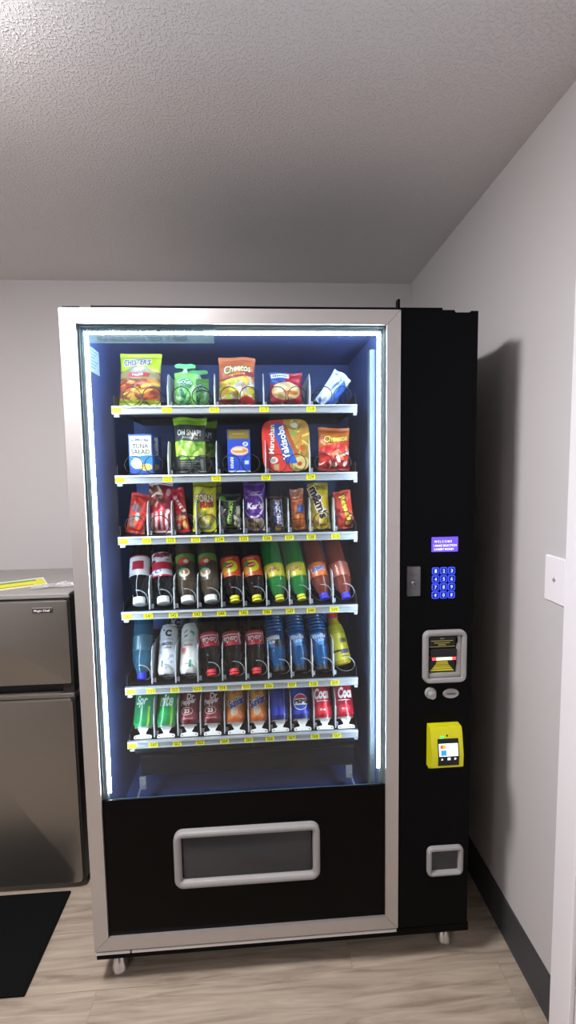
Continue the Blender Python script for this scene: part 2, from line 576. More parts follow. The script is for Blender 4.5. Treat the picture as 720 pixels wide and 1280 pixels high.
bb = B().box(XL, XR - .01, YB - .006, YB, 0, .1245, .001)
structure(obj('baseboard_back', bb, M_BASEB))
# casing of the doorway at the right edge of the picture
cs = B().box(XR - .016, XR, -.262, -.186, 0, 2.10, .003)
cs.box(XR - .016, XR, -1.17, -.262, 2.03, 2.10, .003).box(XR - .016, XR, -1.24, -1.17, 0, 2.10, .003)
structure(obj('trim_1', cs, M_TRIM))
structure(obj('door_2', B().box(XR - .004, XR + .03, -1.165, -.266, .006, 2.026, .002), M_TRIM))

# ceiling lamp: flush round fixture above and in front of the fridge
M_ADDED_LAMP = mat('lamp_diffuser_rear', (255, 255, 255), 0.5, emit=(252, 248, 251), strength=ADDED_LAMP)
lamp = thing('ceiling_light', 'round white flush ceiling lamp above the fridge and mat', 'lamp', (-0.2, -0.52, ZC))
obj('base', B().lathe([(.0, 0), (.22, 0), (.22, -.014), (.20, -.02), (.0, -.02)], n=40, cap0=False, cap1=False), M_WHITEPL, lamp, 40)
obj('diffuser', B().lathe([(.202, -.018), (.20, -.03), (.175, -.046), (.12, -.058), (.05, -.064), (.004, -.065)], n=40, cap0=False), M_LAMP, lamp, 60)
added_lamp = dup_tree(lamp); added_lamp['label'] = 'round white flush ceiling lamp at the rear of the room'; added_lamp.location = (-1.5, -2.5, ZC)
for ch in added_lamp.children:
    if ch.name.startswith('diffuser'): ch.data = ch.data.copy(); ch.data.materials[0] = M_ADDED_LAMP

# ------------------------------------------------------------------ VENDING MACHINE
W, H = 1.12, 1.93
vm = thing('vending_machine', 'tall black glass front snack and drink vending machine with silver door frame', 'vending machine', (0, 0, 0))
c = B()
c.box(0, .043, .04, .80, .105, 1.93, .002)
c.box(.857, W, .043, .80, .105, 1.93, .002)
c.box(.043, .857, .64, .80, .105, 1.93)
c.box(.043, .857, .045, .64, 1.905, 1.93)
c.box(.043, .857, .045, .64, .105, .44)
c.box(.064, 1.03, .05, .79, 1.93, 1.9535, .002)            # raised lid
c.box(.004, .05, .01, .06, 1.93, 1.938, .002)             # hinge plate
c.box(.889, .896, .01, .03, 1.90, 1.962, .0015)           # latch tab standing above the door
c.box(1.032, 1.12, .0425, .1, 1.925, 1.936, .001)
obj('cabinet', c, M_BLACK, vm)
k = B().box(0, W, .012, .79, .082, .107, .002)
k.mi = 1; k.box(0.002, .10, .003, .012, .106, .115, .001).box(.104, .892, .003, .012, .106, .115, .001)
obj('base_rail', k, [M_BLACK, mat('base_strip', (226, 224, 222), .3, metal=.3)], vm)  # strip's pale colour stands in for a highlight along the base
li = B()
li.box(.043, .05, .045, .63, .44, 1.905).box(.85, .857, .045, .63, .44, 1.905).box(.05, .85, .50, .52, .44, 1.905)
li.box(.05, .85, .045, .62, 1.897, 1.905).box(.05, .85, .045, .62, .44, .45)
liner = obj('interior_liner', li, M_LINER, vm)
s = B().box(.0502, .0510, .045, .14, 1.785, 1.852)
st = obj('instruction_sticker', s, mat('pale_sticker', (196, 222, 240), 0.5), liner)
s = B()
for i in range(6): s.box(.0510, .0512, .055, .128 - .012 * (i % 3), 1.842 - i * .009, 1.8445 - i * .009)
obj('print', s, ink((90, 130, 170)), liner)
# vertical guide rail on the right inside wall, two screws
r_ = B().box(.834, .8495, .10, .125, .47, 1.851, .001)
r_.box(.838, .842, .0985, .10, .47, 1.851)
obj('guide_rail', r_, M_CHANNEL, liner)

def foot(x, y):
    f = B().lathe([(.0255, 0), (.0262, .002), (.0255, .005), (.0120, .040), (.0085, .046), (.0085, .083)], n=24)
    obj('foot', f, M_CHROME, vm, 40, (x, y, 0))
for x, y in ((.050, .062), (1.066, .070), (.05, .74), (1.066, .74)): foot(x, y)

# door: four mitred frame members
door = None
D0, D1, DB, DT = 0.0, .895, .122, 1.93
I0, I1, IB, IT = .041, .857, .161, 1.891
g = .0006
f = B()
def member(P):
    f.prism(P, 0.0, .036)
member([(D0 + g, DT), (D1 - g, DT), (I1 - g, IT), (I0 + g, IT)])
member([(D0 + g, DB), (I0 + g, IB), (I1 - g, IB), (D1 - g, DB)])
member([(D0, DB + g), (D0, DT - g), (I0, IT - g), (I0, IB + g)])
member([(D1, DB + g), (I1, IB + g), (I1, IT - g), (D1, DT - g)])
es = [e for e in f.bm.edges if len(e.link_faces) == 2 and e.calc_face_angle(0) > .5 and min(v.co.y for v in e.verts) < .001 and max(v.co.y for v in e.verts) < .001]
bmesh.ops.bevel(f.bm, geom=es, offset=.0022, segments=2, affect='EDGES', profile=.6)
door = obj('door', f, M_ALU, vm)
ch = B().rr(I0, I1, .545, IT, .002, [(0, .012), (.004, .0125), (.004, .020), (.011, .024), (.011, .046), (0, .046)])
obj('glass_channel', ch, M_CHANNEL, door)
gl = B().box(I0 + .002, I1 - .002, .0145, .0185, .560, IT - .002)
glass = obj('door_glass', gl, M_GLASS, door)
# warning film on the glass
ws = B().box(.046, .393, .0190, .0193, 1.846, 1.888)
ws.mi = 1
for body, cx, cz, w_ in (('WARNING! Do not rock or tilt. Machine can fall over', .207, 1.877, .318), ('and cause serious injury or death', .205, 1.858, .235)):
    t = text_bm(body, cx, cz, w_, .0125, bold=.022); ws.bm2d(t, lambda x, z: (x, .0143, z)); t.free()
obj('warning_sticker', ws, [M_STICK, ink((28, 50, 58))], door)
def led_strip(a, b_):
    a, b_ = Vector(a), Vector(b_); n = int((b_ - a).length / .0125); d = (b_ - a).normalized(); q = B()
    s_ = .0045
    lo = Vector((min(a.x, b_.x) - s_, a.y - .004, min(a.z, b_.z) - s_)); hi = Vector((max(a.x, b_.x) + s_, a.y + .004, max(a.z, b_.z) + s_))
    # the tape is stuck to the side of the channel, its beads look to the middle of the window
    if abs(d.z) > .5:
        if a.x < .4: hi.x = a.x - .0030; lo.x = a.x - .0048
        else: lo.x = a.x + .0030; hi.x = a.x + .0048
    else: lo.z = a.z + .0030; hi.z = a.z + .0048
    q.box(lo.x, hi.x, lo.y, hi.y, lo.z, hi.z)
    q.mi = 1
    for i in range(n + 1):
        p = a + (b_ - a) * (i / n)
        wx, wz = (.0033, .0056) if abs(d.z) > .5 else (.0056, .0033)
        q.box(p.x - wx, p.x + wx, p.y - .002, p.y + .0015, p.z - wz, p.z + wz)
    obj('led_strip', q, [M_STRIP, M_LEDM], door)
led_strip((.0565, .034, .59), (.0565, .034, 1.868))
led_strip((.8425, .034, .62), (.8425, .034, 1.868))
led_strip((.058, .034, 1.876), (.841, .034, 1.876))
obj('lower_panel', B().box(I0 - .002, I1 + .002, .008, .0135, IB - .002, .578, .001), M_PANELBLACK, door)
# delivery flap
df = B().rr(.238, .660, .306, .479, .026, [(0, .010), (0, -.006), (.003, -.010), (.009, -.011), (.016, -.009), (.020, -.004), (.021, .0075)])
chute = obj('delivery_hatch', df, M_GREYPL, door, 50)
obj('flap', B().rr(.262, .637, .328, .457, .006, [(0, .0085), (0, .0045), (.0015, .003)], True), M_GREYDK, door, 50)

# control column
cp = B().prism([(.899, .122), (1.109, .122), (1.109, 1.928), (1.089, 1.928), (1.087, 1.924), (1.046, 1.924), (1.042, 1.930), (.899, 1.930)], 0.0, .042)
panel = obj('control_panel', cp, M_BLACK, vm)
def glow(name, col, s): return mat(name, (20, 20, 30), .4, emit=col, strength=s)
M_LCD = glow('lcd_blue', (92, 66, 255), 1.0)
M_LCDT = glow('lcd_text', (215, 215, 255), 1.3)
M_KEYG = glow('key_glow', (45, 70, 255), 1.2)
M_KEYB = glow('key_body', (4, 8, 120), .55)
M_KEYT = glow('key_digit', (150, 175, 255), 1.2)
l_ = B().box(.986, 1.062, -.002, .002, 1.269, 1.311, .001)
l_.mi = 1
for body, cx, cz, w_, h_ in (('W E L C O M E', 1.018, 1.2985, .050, .0066), ('1.MAKE SELECTION', 1.0245, 1.287, .066, .0060), ('2.INSERT MONEY', 1.021, 1.2765, .058, .0060)):
    t = text_bm(body, cx, cz, w_, h_, bold=.012); l_.bm2d(t, lambda x, z: (x, -.0024, z)); t.free()
obj('display_screen', l_, [M_LCD, M_LCDT], panel)
KX = [.998, 1.0215, 1.0445]; KZ = [1.2145, 1.1912, 1.1680, 1.1448]
for i, ch_ in enumerate('123456789*0#'):
    x, z = KX[i % 3], KZ[i // 3]
    q = B().rr(x - .0100, x + .0100, z - .0100, z + .0100, .004, [(0, .001), (0, -.0022), (.0017, -.0026)], False, 4)
    q.mi = 1; q.rr(x - .0083, x + .0083, z - .0083, z + .0083, .003, [(0, -.0025), (.0002, -.0027)], True, 4)
    q.mi = 2; t = text_bm(ch_, x, z, .0062, .0098, bold=.02); q.bm2d(t, lambda a, b: (a, -.003, b)); t.free()
    obj('keypad_key', q, [M_KEYG, M_KEYB, M_KEYT], panel)
lk = B().box(.915, .952, -.010, .002, 1.146, 1.230, .002)
lk.box(.919, .948, -.0115, -.009, 1.205, 1.226, .001)
lk.lathe([(.0115, -.010), (.0115, -.016), (.010, -.0175), (.006, -.0175)], (.934, 0, 1.181), 'y', 24)
lk.mi = 1; lk.box(.9332, .9348, -.0182, -.017, 1.1765, 1.1855)
obj('lock_handle', lk, [mat('lock_metal', (105, 105, 108), .35, metal=.8), ink('#101010')], panel, 40)
# bill acceptor
ba = B().rr(.962, 1.089, .889, 1.043, .019, [(0, .002), (0, -.010), (.003, -.015), (.008, -.016), (.014, -.013), (.0165, -.006), (.017, .001)])
ba.box(.979, 1.072, -.010, .001, .906, .918, .002)
ba.prism([(1.0715, 1.026), (1.062, 1.026), (1.065, 1.008), (1.059, .985), (1.059, .968), (1.062, .945), (1.060, .918), (1.0715, .918)], -.008, .001)
acc = obj('bill_acceptor', ba, M_GREYPL, panel, 40)
q = B().box(.979, 1.060, -.0005, .001, .918, 1.026)
q.box(.981, 1.056, -.004, .001, .994, 1.024, .0008).box(.981, 1.060, -.012, .001, .966, .990, .003).box(.981, 1.056, -.005, .001, .921, .955, .0008)
q.mi = 1
q.box(.981, 1.056, -.0044, -.0038, .9938, .9952)
for z, w_ in ((1.018, .012), (1.0115, .064), (1.0055, .046), (1.000, .022)): q.box(1.0185 - w_ / 2, 1.0185 + w_ / 2, -.0043, -.0039, z - .0011, z + .0011)
q.mi = 2
q.prism([(.983, .923), (1.054, .923), (1.049, .9285), (.988, .9285)], -.0056, -.0049)
q.prism([(.989, .9298), (1.048, .9298), (1.044, .935), (.993, .935)], -.0056, -.0049)
q.prism([(.994, .9363), (1.043, .9363), (1.040, .940), (.997, .940)], -.0056, -.0049)
q.prism([(.999, .9415), (1.038, .9415), (1.034, .952), (1.003, .952)], -.0056, -.0049)
q.mi = 3; q.box(.987, .999, -.0125, -.011, .9575, .9655); q.box(1.045, 1.056, -.0125, -.011, .9575, .9655)
q.mi = 4; q.box(.999, 1.045, -.0125, -.011, .9575, .9655)
obj('note_slot', q, [M_BLACKPL, ink((190, 180, 90)), ink((200, 190, 40)), glow('slot_red', (255, 70, 80), 1.1), glow('slot_white', (235, 235, 190), 1.0)], panel)
kn = B().lathe([(.0165, .001), (.0165, -.006), (.0145, -.009), (.010, -.009), (.010, -.022), (.0088, -.024), (.004, -.024)], (.9865, 0, .857), 'y', 28)
obj('coin_return_knob', kn, M_GREYPL, panel, 40)
L = [[(1.047 + rx * math.cos(t), y, .853 + rx * .60 * math.sin(t)) for t in (2 * PI * i / 36 for i in range(36))] for rx, y in ((.0235, .001), (.0235, -.004), (.021, -.006), (.017, -.0052), (.002, -.0048))]
sl = B().grid(L, True, False, True)
sl.mi = 1; sl.box(1.034, 1.060, -.0062, -.004, .8522, .8542)
obj('coin_slot', sl, [M_GREYPL, ink('#18181a')], panel, 40)
cr = B().rr(.981, 1.091, .288, .381, .016, [(0, .002), (0, -.007), (.003, -.011), (.008, -.012), (.013, -.009), (.0155, -.003), (.016, .0015)])
obj('coin_return_bezel', cr, M_GREYPL, panel, 40)
cc = B().rr(.996, 1.076, .303, .366, .004, [(0, .0005), (.0, -.001), (.001, -.0015)], True)
obj('coin_cup', cc, M_GREYDK, panel)
# yellow card reader
rd = B()
side = [(-.002, .640), (-.022, .640), (-.030, .650), (-.043, .655), (-.045, .690), (-.034, .748), (-.028, .766), (-.002, .766)]
P = [(y, z) for y, z in side]
rd.prism(P, .977, 1.069, 'yz')
bmesh.ops.bevel(rd.bm, geom=[e for e in rd.bm.edges if e.calc_face_angle(0) > .4], offset=.003, segments=3, affect='EDGES')
rd.box(1.064, 1.073, -.024, -.002, .643, .735, .003)
reader = obj('card_reader', rd, M_SAFETY, vm, 35)
def tilt(x, z, off=0.0):  # the reader's sloping face
    y = np.interp(z, [.655, .690, .748], [-.043, -.045, -.034]) - off
    return (x, float(y), z)
def patch(b, x0, x1, z0, z1, off):
    pts = [z0] + [v for v in (.690,) if z0 < v < z1] + [z1]
    b.grid([[tilt(x0, z, off), tilt(x1, z, off)] for z in pts], False)
q = B(); patch(q, .995, 1.056, .661, .737, .0008)
q.mi = 1; patch(q, .998, 1.053, .690, .724, .0014)
q.mi = 2
for cx in (1.007,):
    t = poly_bm(ell_pts(cx, .7155, .0052, .0052)); q.bm2d(t, lambda x, z: tilt(x, z, .0018)); t.free()
q.mi = 3
t = poly_bm(ell_pts(1.0135, .7155, .0052, .0052)); q.bm2d(t, lambda x, z: tilt(x, z, .0021)); t.free()
q.mi = 4; patch(q, 1.003, 1.019, .692, .7065, .0018)
q.mi = 5; patch(q, 1.028, 1.048, .7145, .7168, .0018); patch(q, 1.028, 1.048, .699, .7012, .0018)
q.mi = 1
t = poly_bm([(1.003, .679), (1.009, .679), (1.006, .685)]); q.bm2d(t, lambda x, z: tilt(x, z, .0018)); t.free()
t = poly_bm([(1.022, .6785), (1.030, .6785), (1.030, .686), (1.022, .686)]); q.bm2d(t, lambda x, z: tilt(x, z, .0018)); t.free()
t = poly_bm([(1.042, .678), (1.048, .682), (1.042, .686)]); q.bm2d(t, lambda x, z: tilt(x, z, .0018)); t.free()
obj('reader_screen', q, [M_BLACKPL, glow('screen_white', (245, 248, 255), 1.0), glow('screen_red', (225, 70, 40), .8), glow('screen_orange', (250, 165, 50), .8),
                         glow('screen_blue', (40, 140, 225), .8), glow('screen_grey', (170, 190, 220), .8)], reader)
q = B().lathe([(.0028, .002), (.0028, -.0015), (.001, -.002)], (1.024, -.0335, .7445), 'y', 14)
q.mi = 1; q.box(1.004, 1.013, -.0372, -.035, .7385, .7435)
obj('status_light', q, [ink('#151515'), glow('led_green', (60, 255, 120), 1.2)], reader)
obj('status_light', B().box(1.010, 1.036, -.036, -.028, .6515, .6535), glow('led_cyan', (150, 225, 255), 1.5), reader)

# ------------------------------------------------------------------ TRAYS
RAILZ = {1: 1.685, 2: 1.485, 3: 1.304, 4: 1.077, 5: .843, 6: .671}
FLOORZ = {r: z + .0125 for r, z in RAILZ.items()}
LABX = {1: [.099, .243, .379, .524, .663], 2: [.100, .237, .379, .526, .660],
        3: [.101, .169, .240, .313, .384, .456, .526, .593, .659, .734], 4: [.103, .165, .239, .310, .383, .450, .521, .592, .656, .728],
        5: [.102, .163, .235, .303, .379, .452, .522, .594, .661, .728], 6: [.099, .163, .236, .306, .381, .456, .522, .590, .664, .733]}
CODES = {1: ['S11', 'S13', 'S15', 'S17', 'S19'], 2: ['S21', 'S23', 'S25', 'S27', 'S29']}
for r in (3, 4, 5, 6): CODES[r] = ['S%d%d' % (r, i) for i in range(10)]

def coil_mesh(rad, pitch, turns, a0, sgn, wire=.0014, m=None, flat=.80):
    n = int(turns * 26); pts = []
    for i in range(n + 1):
        t = i / 26 * 2 * PI; a = a0 + sgn * t
        pts.append((rad * math.cos(a), pitch * max(0.0, t / (2 * PI) - flat) + .003 * t / (2 * PI), rad * math.sin(a)))
    b = B().tube(pts, wire, 6)
    me = bpy.data.meshes.new('spiral'); bmesh.ops.recalc_face_normals(b.bm, faces=b.bm.faces[:]); b.bm.to_mesh(me); b.bm.free()
    me.materials.append(m or M_WIRE_SHADED); me.shade_smooth(); return me
COIL_R = coil_mesh(.0285, .080, 3.5, math.radians(-60), 1)
COIL_A = coil_mesh(.0265, .085, 3.3, math.radians(-80), 1)
COIL_B = coil_mesh(.0265, .085, 3.3, math.radians(-100), -1)
COIL_D = coil_mesh(.0300, .125, 2.2, math.radians(100), -1, .0015, M_WIREL, .28)

def divider_mesh(h):
    # plate: rounded top front corner, small foot tab turned to the right
    P = [(.142, 0), (.142, h * .62), (.148, h * .88), (.160, h), (.425, h), (.425, 0)]
    b = B().prism(P, -.0008, .0008, 'yz')
    b.box(-.0019, .0019, .1395, .1418, 0, h * .62)          # folded front lip
    b.box(.0008, .010, .150, .153, 0, .014)
    me = bpy.data.meshes.new('divider'); bmesh.ops.recalc_face_normals(b.bm, faces=b.bm.faces[:]); b.bm.to_mesh(me); b.bm.free()
    me.materials.append(M_DIV); return me
DIV = {r: divider_mesh(h) for r, h in {1: .098, 2: .100, 3: .103, 4: .100, 5: .112, 6: .118}.items()}

def stop_mesh():
    w = .0
    P = [(-.026, .000), (.026, .000), (.0275, .004), (.026, .010), (.018, .0125), (.010, .014), (.0085, .020), (.0125, .027), (.0165, .036), (.0165, .046), (-.0165, .046),
         (-.0165, .036), (-.0125, .027), (-.0085, .020), (-.010, .014), (-.018, .0125), (-.026, .010), (-.0275, .004)]
    b = B().prism(P, -.0015, .0015)
    b.mi = 1
    for x in (-.021, .021): b.lathe([(.0022, -.0019), (.0022, -.0015)], (x, 0, .006), 'y', 10)
    for v in b.bm.verts: v.co.z *= .72; v.co.y += v.co.z * .45
    b.mi = 0
    me = bpy.data.meshes.new('can_stop'); bmesh.ops.recalc_face_normals(b.bm, faces=b.bm.faces[:]); b.bm.to_mesh(me); b.bm.free()
    me.materials.append(M_WHITEPL); me.materials.append(ink('#404040')); return me
STOP = stop_mesh()

for r in range(1, 7):
    z0 = RAILZ[r]; fz = FLOORZ[r]
    t = B().box(.090, .800, .128, .43, fz - .004, fz)                       # tray floor
    t.box(.090, .092, .13, .43, fz - .02, fz + (.030 if r < 6 else .02)).box(.797, .799, .13, .43, fz - .02, fz + (.030 if r < 6 else .02))
    t.box(.090, .800, .43, .492, fz - .02, fz + .055)                       # motor housing at the rear
    tr = obj('tray', t, M_TRAY, vm)
    # front rail: extrusion with two ribs, screws, end hooks
    a = B().prism([(.120, z0 - .0115), (.118, z0 - .0085), (.121, z0 - .0075), (.121, z0 + .0065), (.117, z0 + .0085), (.119, z0 + .0125), (.131, z0 + .0125), (.131, z0 - .0115)], .086, .801, 'yz')
    a.box(.092, .106, .121, .131, z0 - .019, z0 - .012).box(.790, .800, .121, .131, z0 - .019, z0 - .012)
    for sx in (.292, .600, .770): a.lathe([(.0022, .1195), (.0022, .1215)], (sx, 0, z0 - .0005), 'y', 10)
    obj('tray_rail', a, M_RAIL, tr)
    lx = LABX[r]
    for x, code in zip(lx, CODES[r]):
        q = B().box(x - .0135, x + .0135, .1196, .1212, z0 - .0088, z0 + .0078)
        q.mi = 1; tb = text_bm(code, x, z0 - .0006, .0185, .0100, bold=.01); q.bm2d(tb, lambda u, v: (u, .1192, v)); tb.free()
        obj('price_label', q, [M_YTAG, M_TAGINK], tr)
    for x in lx[1:]:
        d = link_mesh('divider', DIV[r], tr); d.location = (x, 0, fz)
    edges = lx + [.800]; edges[0] = .094
    for a0, b0 in zip(edges[:-1], edges[1:]):
        m_ = (a0 + b0) / 2
        if r <= 2:
            for me, dx in ((COIL_A, -.029), (COIL_B, .029)):
                s = link_mesh('spiral', me, tr); s.location = (m_ + dx, .139, fz + .0300)
        elif r == 3:
            s = link_mesh('spiral', COIL_R, tr); s.location = (m_, .139, fz + .0315)
        elif r in (4, 5):
            s = link_mesh('spiral', COIL_D, tr); s.location = (m_ + .001, .138, fz + .032)
        else:
            s = link_mesh('can_stop', STOP, tr); s.location = (m_, .134, fz + .0005)
# below the lowest tray: cover plate and two brackets with arms
q = B().box(.115, .795, .150, .156, .552, .612, .001)
q.box(.115, .795, .150, .20, .612, .618, .001)
for x in (.30, .47, .72): q.lathe([(.0035, .134), (.0035, .150)], (x, 0, .640), 'y', 10)
q.box(.10, .80, .15, .48, .628, .660)
obj('under_cover', q, mat('dark_metal', (26, 32, 42), .35, metal=.3), vm)
for x, sx in ((.118, -1), (.778, 1)):
    q = B().box(x - .010, x + .010, .150, .158, .505, .545, .001)
    q.lathe([(.003, .146), (.003, .15)], (x - .004, 0, .515), 'y', 10).lathe([(.003, .146), (.003, .15)], (x + .005, 0, .522), 'y', 10)
    q.tube([(x + sx * .006, .152, .515), (x + sx * .020, .150, .470), (x + sx * .024, .150, .450)], .003, 8)
    obj('bracket', q, M_RAIL, vm)

# ------------------------------------------------------------------ PRODUCTS
def place(o, x, y, z, tiltx=0, roll=0, yaw=0):
    o.matrix_world = Matrix.Translation((x, y, z)) @ Matrix.Rotation(math.radians(roll), 4, 'Y') @ Matrix.Rotation(math.radians(yaw), 4, 'Z') @ Matrix.Rotation(math.radians(tiltx), 4, 'X')
    return o

def pack(name, label, cat, shape, paint, back, decals, pos, tiltx=-6, roll=0, yaw=0, material=None, group=None, step=.005):
    me = shape.build(name, paint, back) if material is None else shape.build(name, paint, back, material)
    o = link_mesh(name, me); tag(o, label, cat, group)
    lettering(o, shape.surf, decals, step)
    return place(o, *pos, tiltx, roll, yaw)

def dup(o, pos, label, tiltx=-6, roll=0, yaw=0):
    c_ = dup_tree(o); c_['label'] = label
    return place(c_, *pos, tiltx, roll, yaw)

Z1, Z2, Z3 = FLOORZ[1] + .003, FLOORZ[2] + .003, FLOORZ[3] + .003
YP = .176
G1, G2, G3 = 'snacks on the top tray', 'snacks on the second tray', 'snacks on the third tray'

# -- top tray
def p_fries(A):
    A.rect(0, 1, .10, .64, '#8a5530')
    A.poly([(0, .60), (.35, .74), (.70, .70), (1, .58), (1, .5), (0, .5)], '#9a8a5c')
    A.scatter(26, ['#c8572a', '#e08a34', '#b8402a', '#7d3a22', '#e6b04a'], 0, 1, .12, .46, .20, .035, 3, (A.V < .5) & (A.V > .1), 25)
    A.rect(0, 1, .0, .125, '#b8c424')
    A.scatter(16, ['#f0d04a', '#d86a30', '#8f3020'], .1, .95, .14, .45, .10, .02, 5, None, 40)
    A.ell(.45, .66, .26, .05, '#8f9288').ell(.5, .68, .14, .03, '#c9c9bc')
s_ = Bag(.124, .163, .045, seed=1)
d_ = [(poly_bm([(-.036, .088), (.030, .085), (.034, .097), (-.030, .101)]), '#b53a40'), (text_bm('FRIES', -.004, .0935, .034, .0065, -2, .02), '#f2e6e0')]
d_ += outlined("CHESTER'S", -.008, .132, .082, .021, '#5b4690', '#f4f2ee', -1, .03)
fries = pack('snack_bag', 'lime yellow bag of fries with purple lettering on the top tray', 'snack bag', s_, p_fries, '#b6c822', d_, (.153, YP, Z1), -7, 2, group=G1)

def p_pouch(A):
    A.scatter(14, ['#2f8f6a', '#a8dc8c', '#4aa85a', '#d8f0c8'], .1, .9, .06, .55, .16, .05, 4)
    A.ell(.5, .70, .36, .12, '#7fd08a').rect(0, 1, .0, .05, '#8fd070')
s_ = Bag(.066, .104, .026, seal=.05, pinch=.02, seed=2)
d_ = outlined('GoGo', 0, .074, .044, .016, '#f2fff0', '#2a7a5c', 0, .03)
d_ += [(text_bm('squeeZ', .002, .059, .034, .010, 0, .02), '#2c7f80')]
pch = pack('fruit_pouch', 'green fruit puree pouch with winged twist cap on the top tray', 'pouch', s_, p_pouch, '#8fdc6a', d_, (.288, YP, Z1), -5, 1, group=G1)
q = B().lathe([(.0085, .100), (.0085, .108), (.006, .109), (.006, .114)], n=20)
obj('spout', q, mat('spout', (200, 235, 200), .4), pch, 40)
L = []
wing = [(-.031, .120), (-.0275, .1165), (-.016, .1165), (-.006, .1145), (.006, .1145), (.016, .1165), (.0275, .1165), (.031, .121), (.029, .1265), (.018, .130), (.004, .128), (-.004, .128), (-.018, .130), (-.029, .1265)]
q = B().prism(wing, -.004, .004)
obj('twist_cap', q, mat('twist_cap', (96, 205, 120), .4), pch)
dup(pch, (.318, YP + .09, Z1), 'green fruit pouch in second place behind the front pouch', -4)

def p_puffs(A, top, mid, puffs, base):
    A.rect(0, 1, .52, 1, top)
    A.poly([(0, .40), (1, .62), (1, .72), (0, .52)], mid)
    m = A.V < .55 + .10 * (A.U - .5)
    A.put(m, base)
    A.scatter(40, puffs, .02, .98, .10, .53, .13, .045, 11, m, 70)
s_ = Bag(.112, .150, .046, seed=3)
def pf(A):
    p_puffs(A, '#c2683e', '#a83440', ['#e6d83a', '#f2ecd8', '#d8e04a', '#c8b0b0', '#f0b83a'], '#c89a30'); A.rect(0, 1, 0, .14, '#8f1f28'); A.ell(.78, .10, .2, .1, '#d02a28')
d_ = outlined('Cheetos', .002, .111, .084, .024, '#e8d8a8', '#34402c', 4, .03, .15)
d_ += [(scribble(.002, .092, .052, .005, 4, 7), '#e8b04a')]
pack('cheese_puff_bag', 'orange topped bag of yellow cheese puffs on the top tray', 'snack bag', s_, pf, '#c2683e', d_, (.443, YP, Z1), -6, 1, group=G1)

def p_cookie(A):
    A.ell(.28, .82, .42, .22, '#2c4c9a').rect(.5, 1, .60, 1, '#b01c34')
    A.ell(.5, .42, .45, .26, '#d8b47c').ell(.5, .52, .40, .14, '#e8cf9c').ell(.62, .36, .26, .07, '#d07a2c').ell(.30, .33, .2, .06, '#c49a5e')
    A.rect(0, 1, .0, .17, '#b3243a')
s_ = Bag(.101, .103, .040, seed=4)
d_ = [(poly_bm([(-.046, .083), (.010, .083), (.010, .099), (-.046, .097)]), '#e8ecf0'), (scribble(-.018, .0905, .046, .006, 0, 7), '#2b3858')]
pack('cookie_bag', 'short red bag showing round cookies on the top tray', 'snack bag', s_, p_cookie, '#b3243a', d_, (.593, YP, Z1), -6, group=G1)

def p_crisp(A):
    A.poly([(.5, 0), (1, .1), (1, .75), (.7, .85), (.6, .4)], '#2f66c4').scatter(10, ['#3f74c8', '#c8d4e8', '#8fb0e0'], 0, 1, .05, .95, .16, .05, 8)
s_ = Bag(.062, .122, .030, seed=5)
pack('marshmallow_bar', 'blue and white foil bar slumped over at the right of the top tray', 'snack bar', s_, p_crisp, '#dfe6f0', [], (.706, YP, Z1), -8, 34, group=G1)

# -- second tray
def p_tuna(A):
    A.rect(0, 1, .0, .44, '#2a7fd0').rect(0, 1, 0, .20, '#2456b4').rect(.04, .96, .44, .97, '#eef2ec').poly([(0, .44), (1, .44), (1, .50), (0, .40)], '#4aa0e0')
    A.ell(.33, .27, .26, .14, '#d8dfd0').ell(.72, .17, .28, .09, '#e8c86a').ell(.45, .30, .12, .08, '#f0e0b0')
s_ = Carton(.070, .119, .034)
d_ = [(text_bm('BUMBLE BEE', 0, .103, .050, .007, 0, .03, arc=.004), '#27427e'), (text_bm('TUNA', 0, .084, .047, .014, 0, .02), '#333a1c'), (text_bm('SALAD', 0, .067, .054, .014, 0, .02), '#333a1c'),
      (scribble(0, .0545, .050, .003, 0, 12), '#2456b4')]
tun = pack('food_carton', 'white and blue tuna salad carton standing on the second tray', 'carton', s_, p_tuna, '#3a5aa4', d_, (.153, YP, Z2), 0, group=G2)
dup(tun, (.158, YP + .075, Z2), 'tuna salad carton in second place behind the front carton', 0)

def p_pickle(A):
    A.rect(0, 1, .86, 1, '#a4dc28').rect(0, 1, .30, .57, '#5f9a34')
    m = (A.V > .30) & (A.V < .57)
    A.scatter(18, ['#b4d468', '#8fbf48', '#cfe08a', '#6fa83a'], .02, .98, .30, .57, .17, .055, 9, m, 60)
    A.put(((A.U < .10) | (A.U > .92)) & m, '#b8e040')
    for i in range(5): A.rect(.18, .80 - .07 * (i % 2), .045 + i * .038, .058 + i * .038, '#8f9490')
    A.rect(.16, .66, .245, .285, '#8fc83a').rect(.84, .93, .04, .24, '#7d827e').rect(.22, .80, .832, .838, '#9a9c98')
s_ = Bag(.099, .170, .042, seal=.05, seed=6, flare=.10, pinch=.08)
d_ = [(text_bm('OH SNAP!', -.002, .122, .074, .018, 1, .02), '#f2f4f0'), (text_bm('pickling co.', .002, .106, .050, .009, 0, .0, .3), '#dfe4dc')]
pk = pack('pickle_pouch', 'dark grey pickle pouch with lime green top band on the second tray', 'pouch', s_, p_pickle, '#3f4442', d_, (.298, YP, Z2), -5, 0, group=G2)
dup(pk, (.322, YP + .095, Z2), 'pickle pouch in second place behind the front pickle pouch', -4)

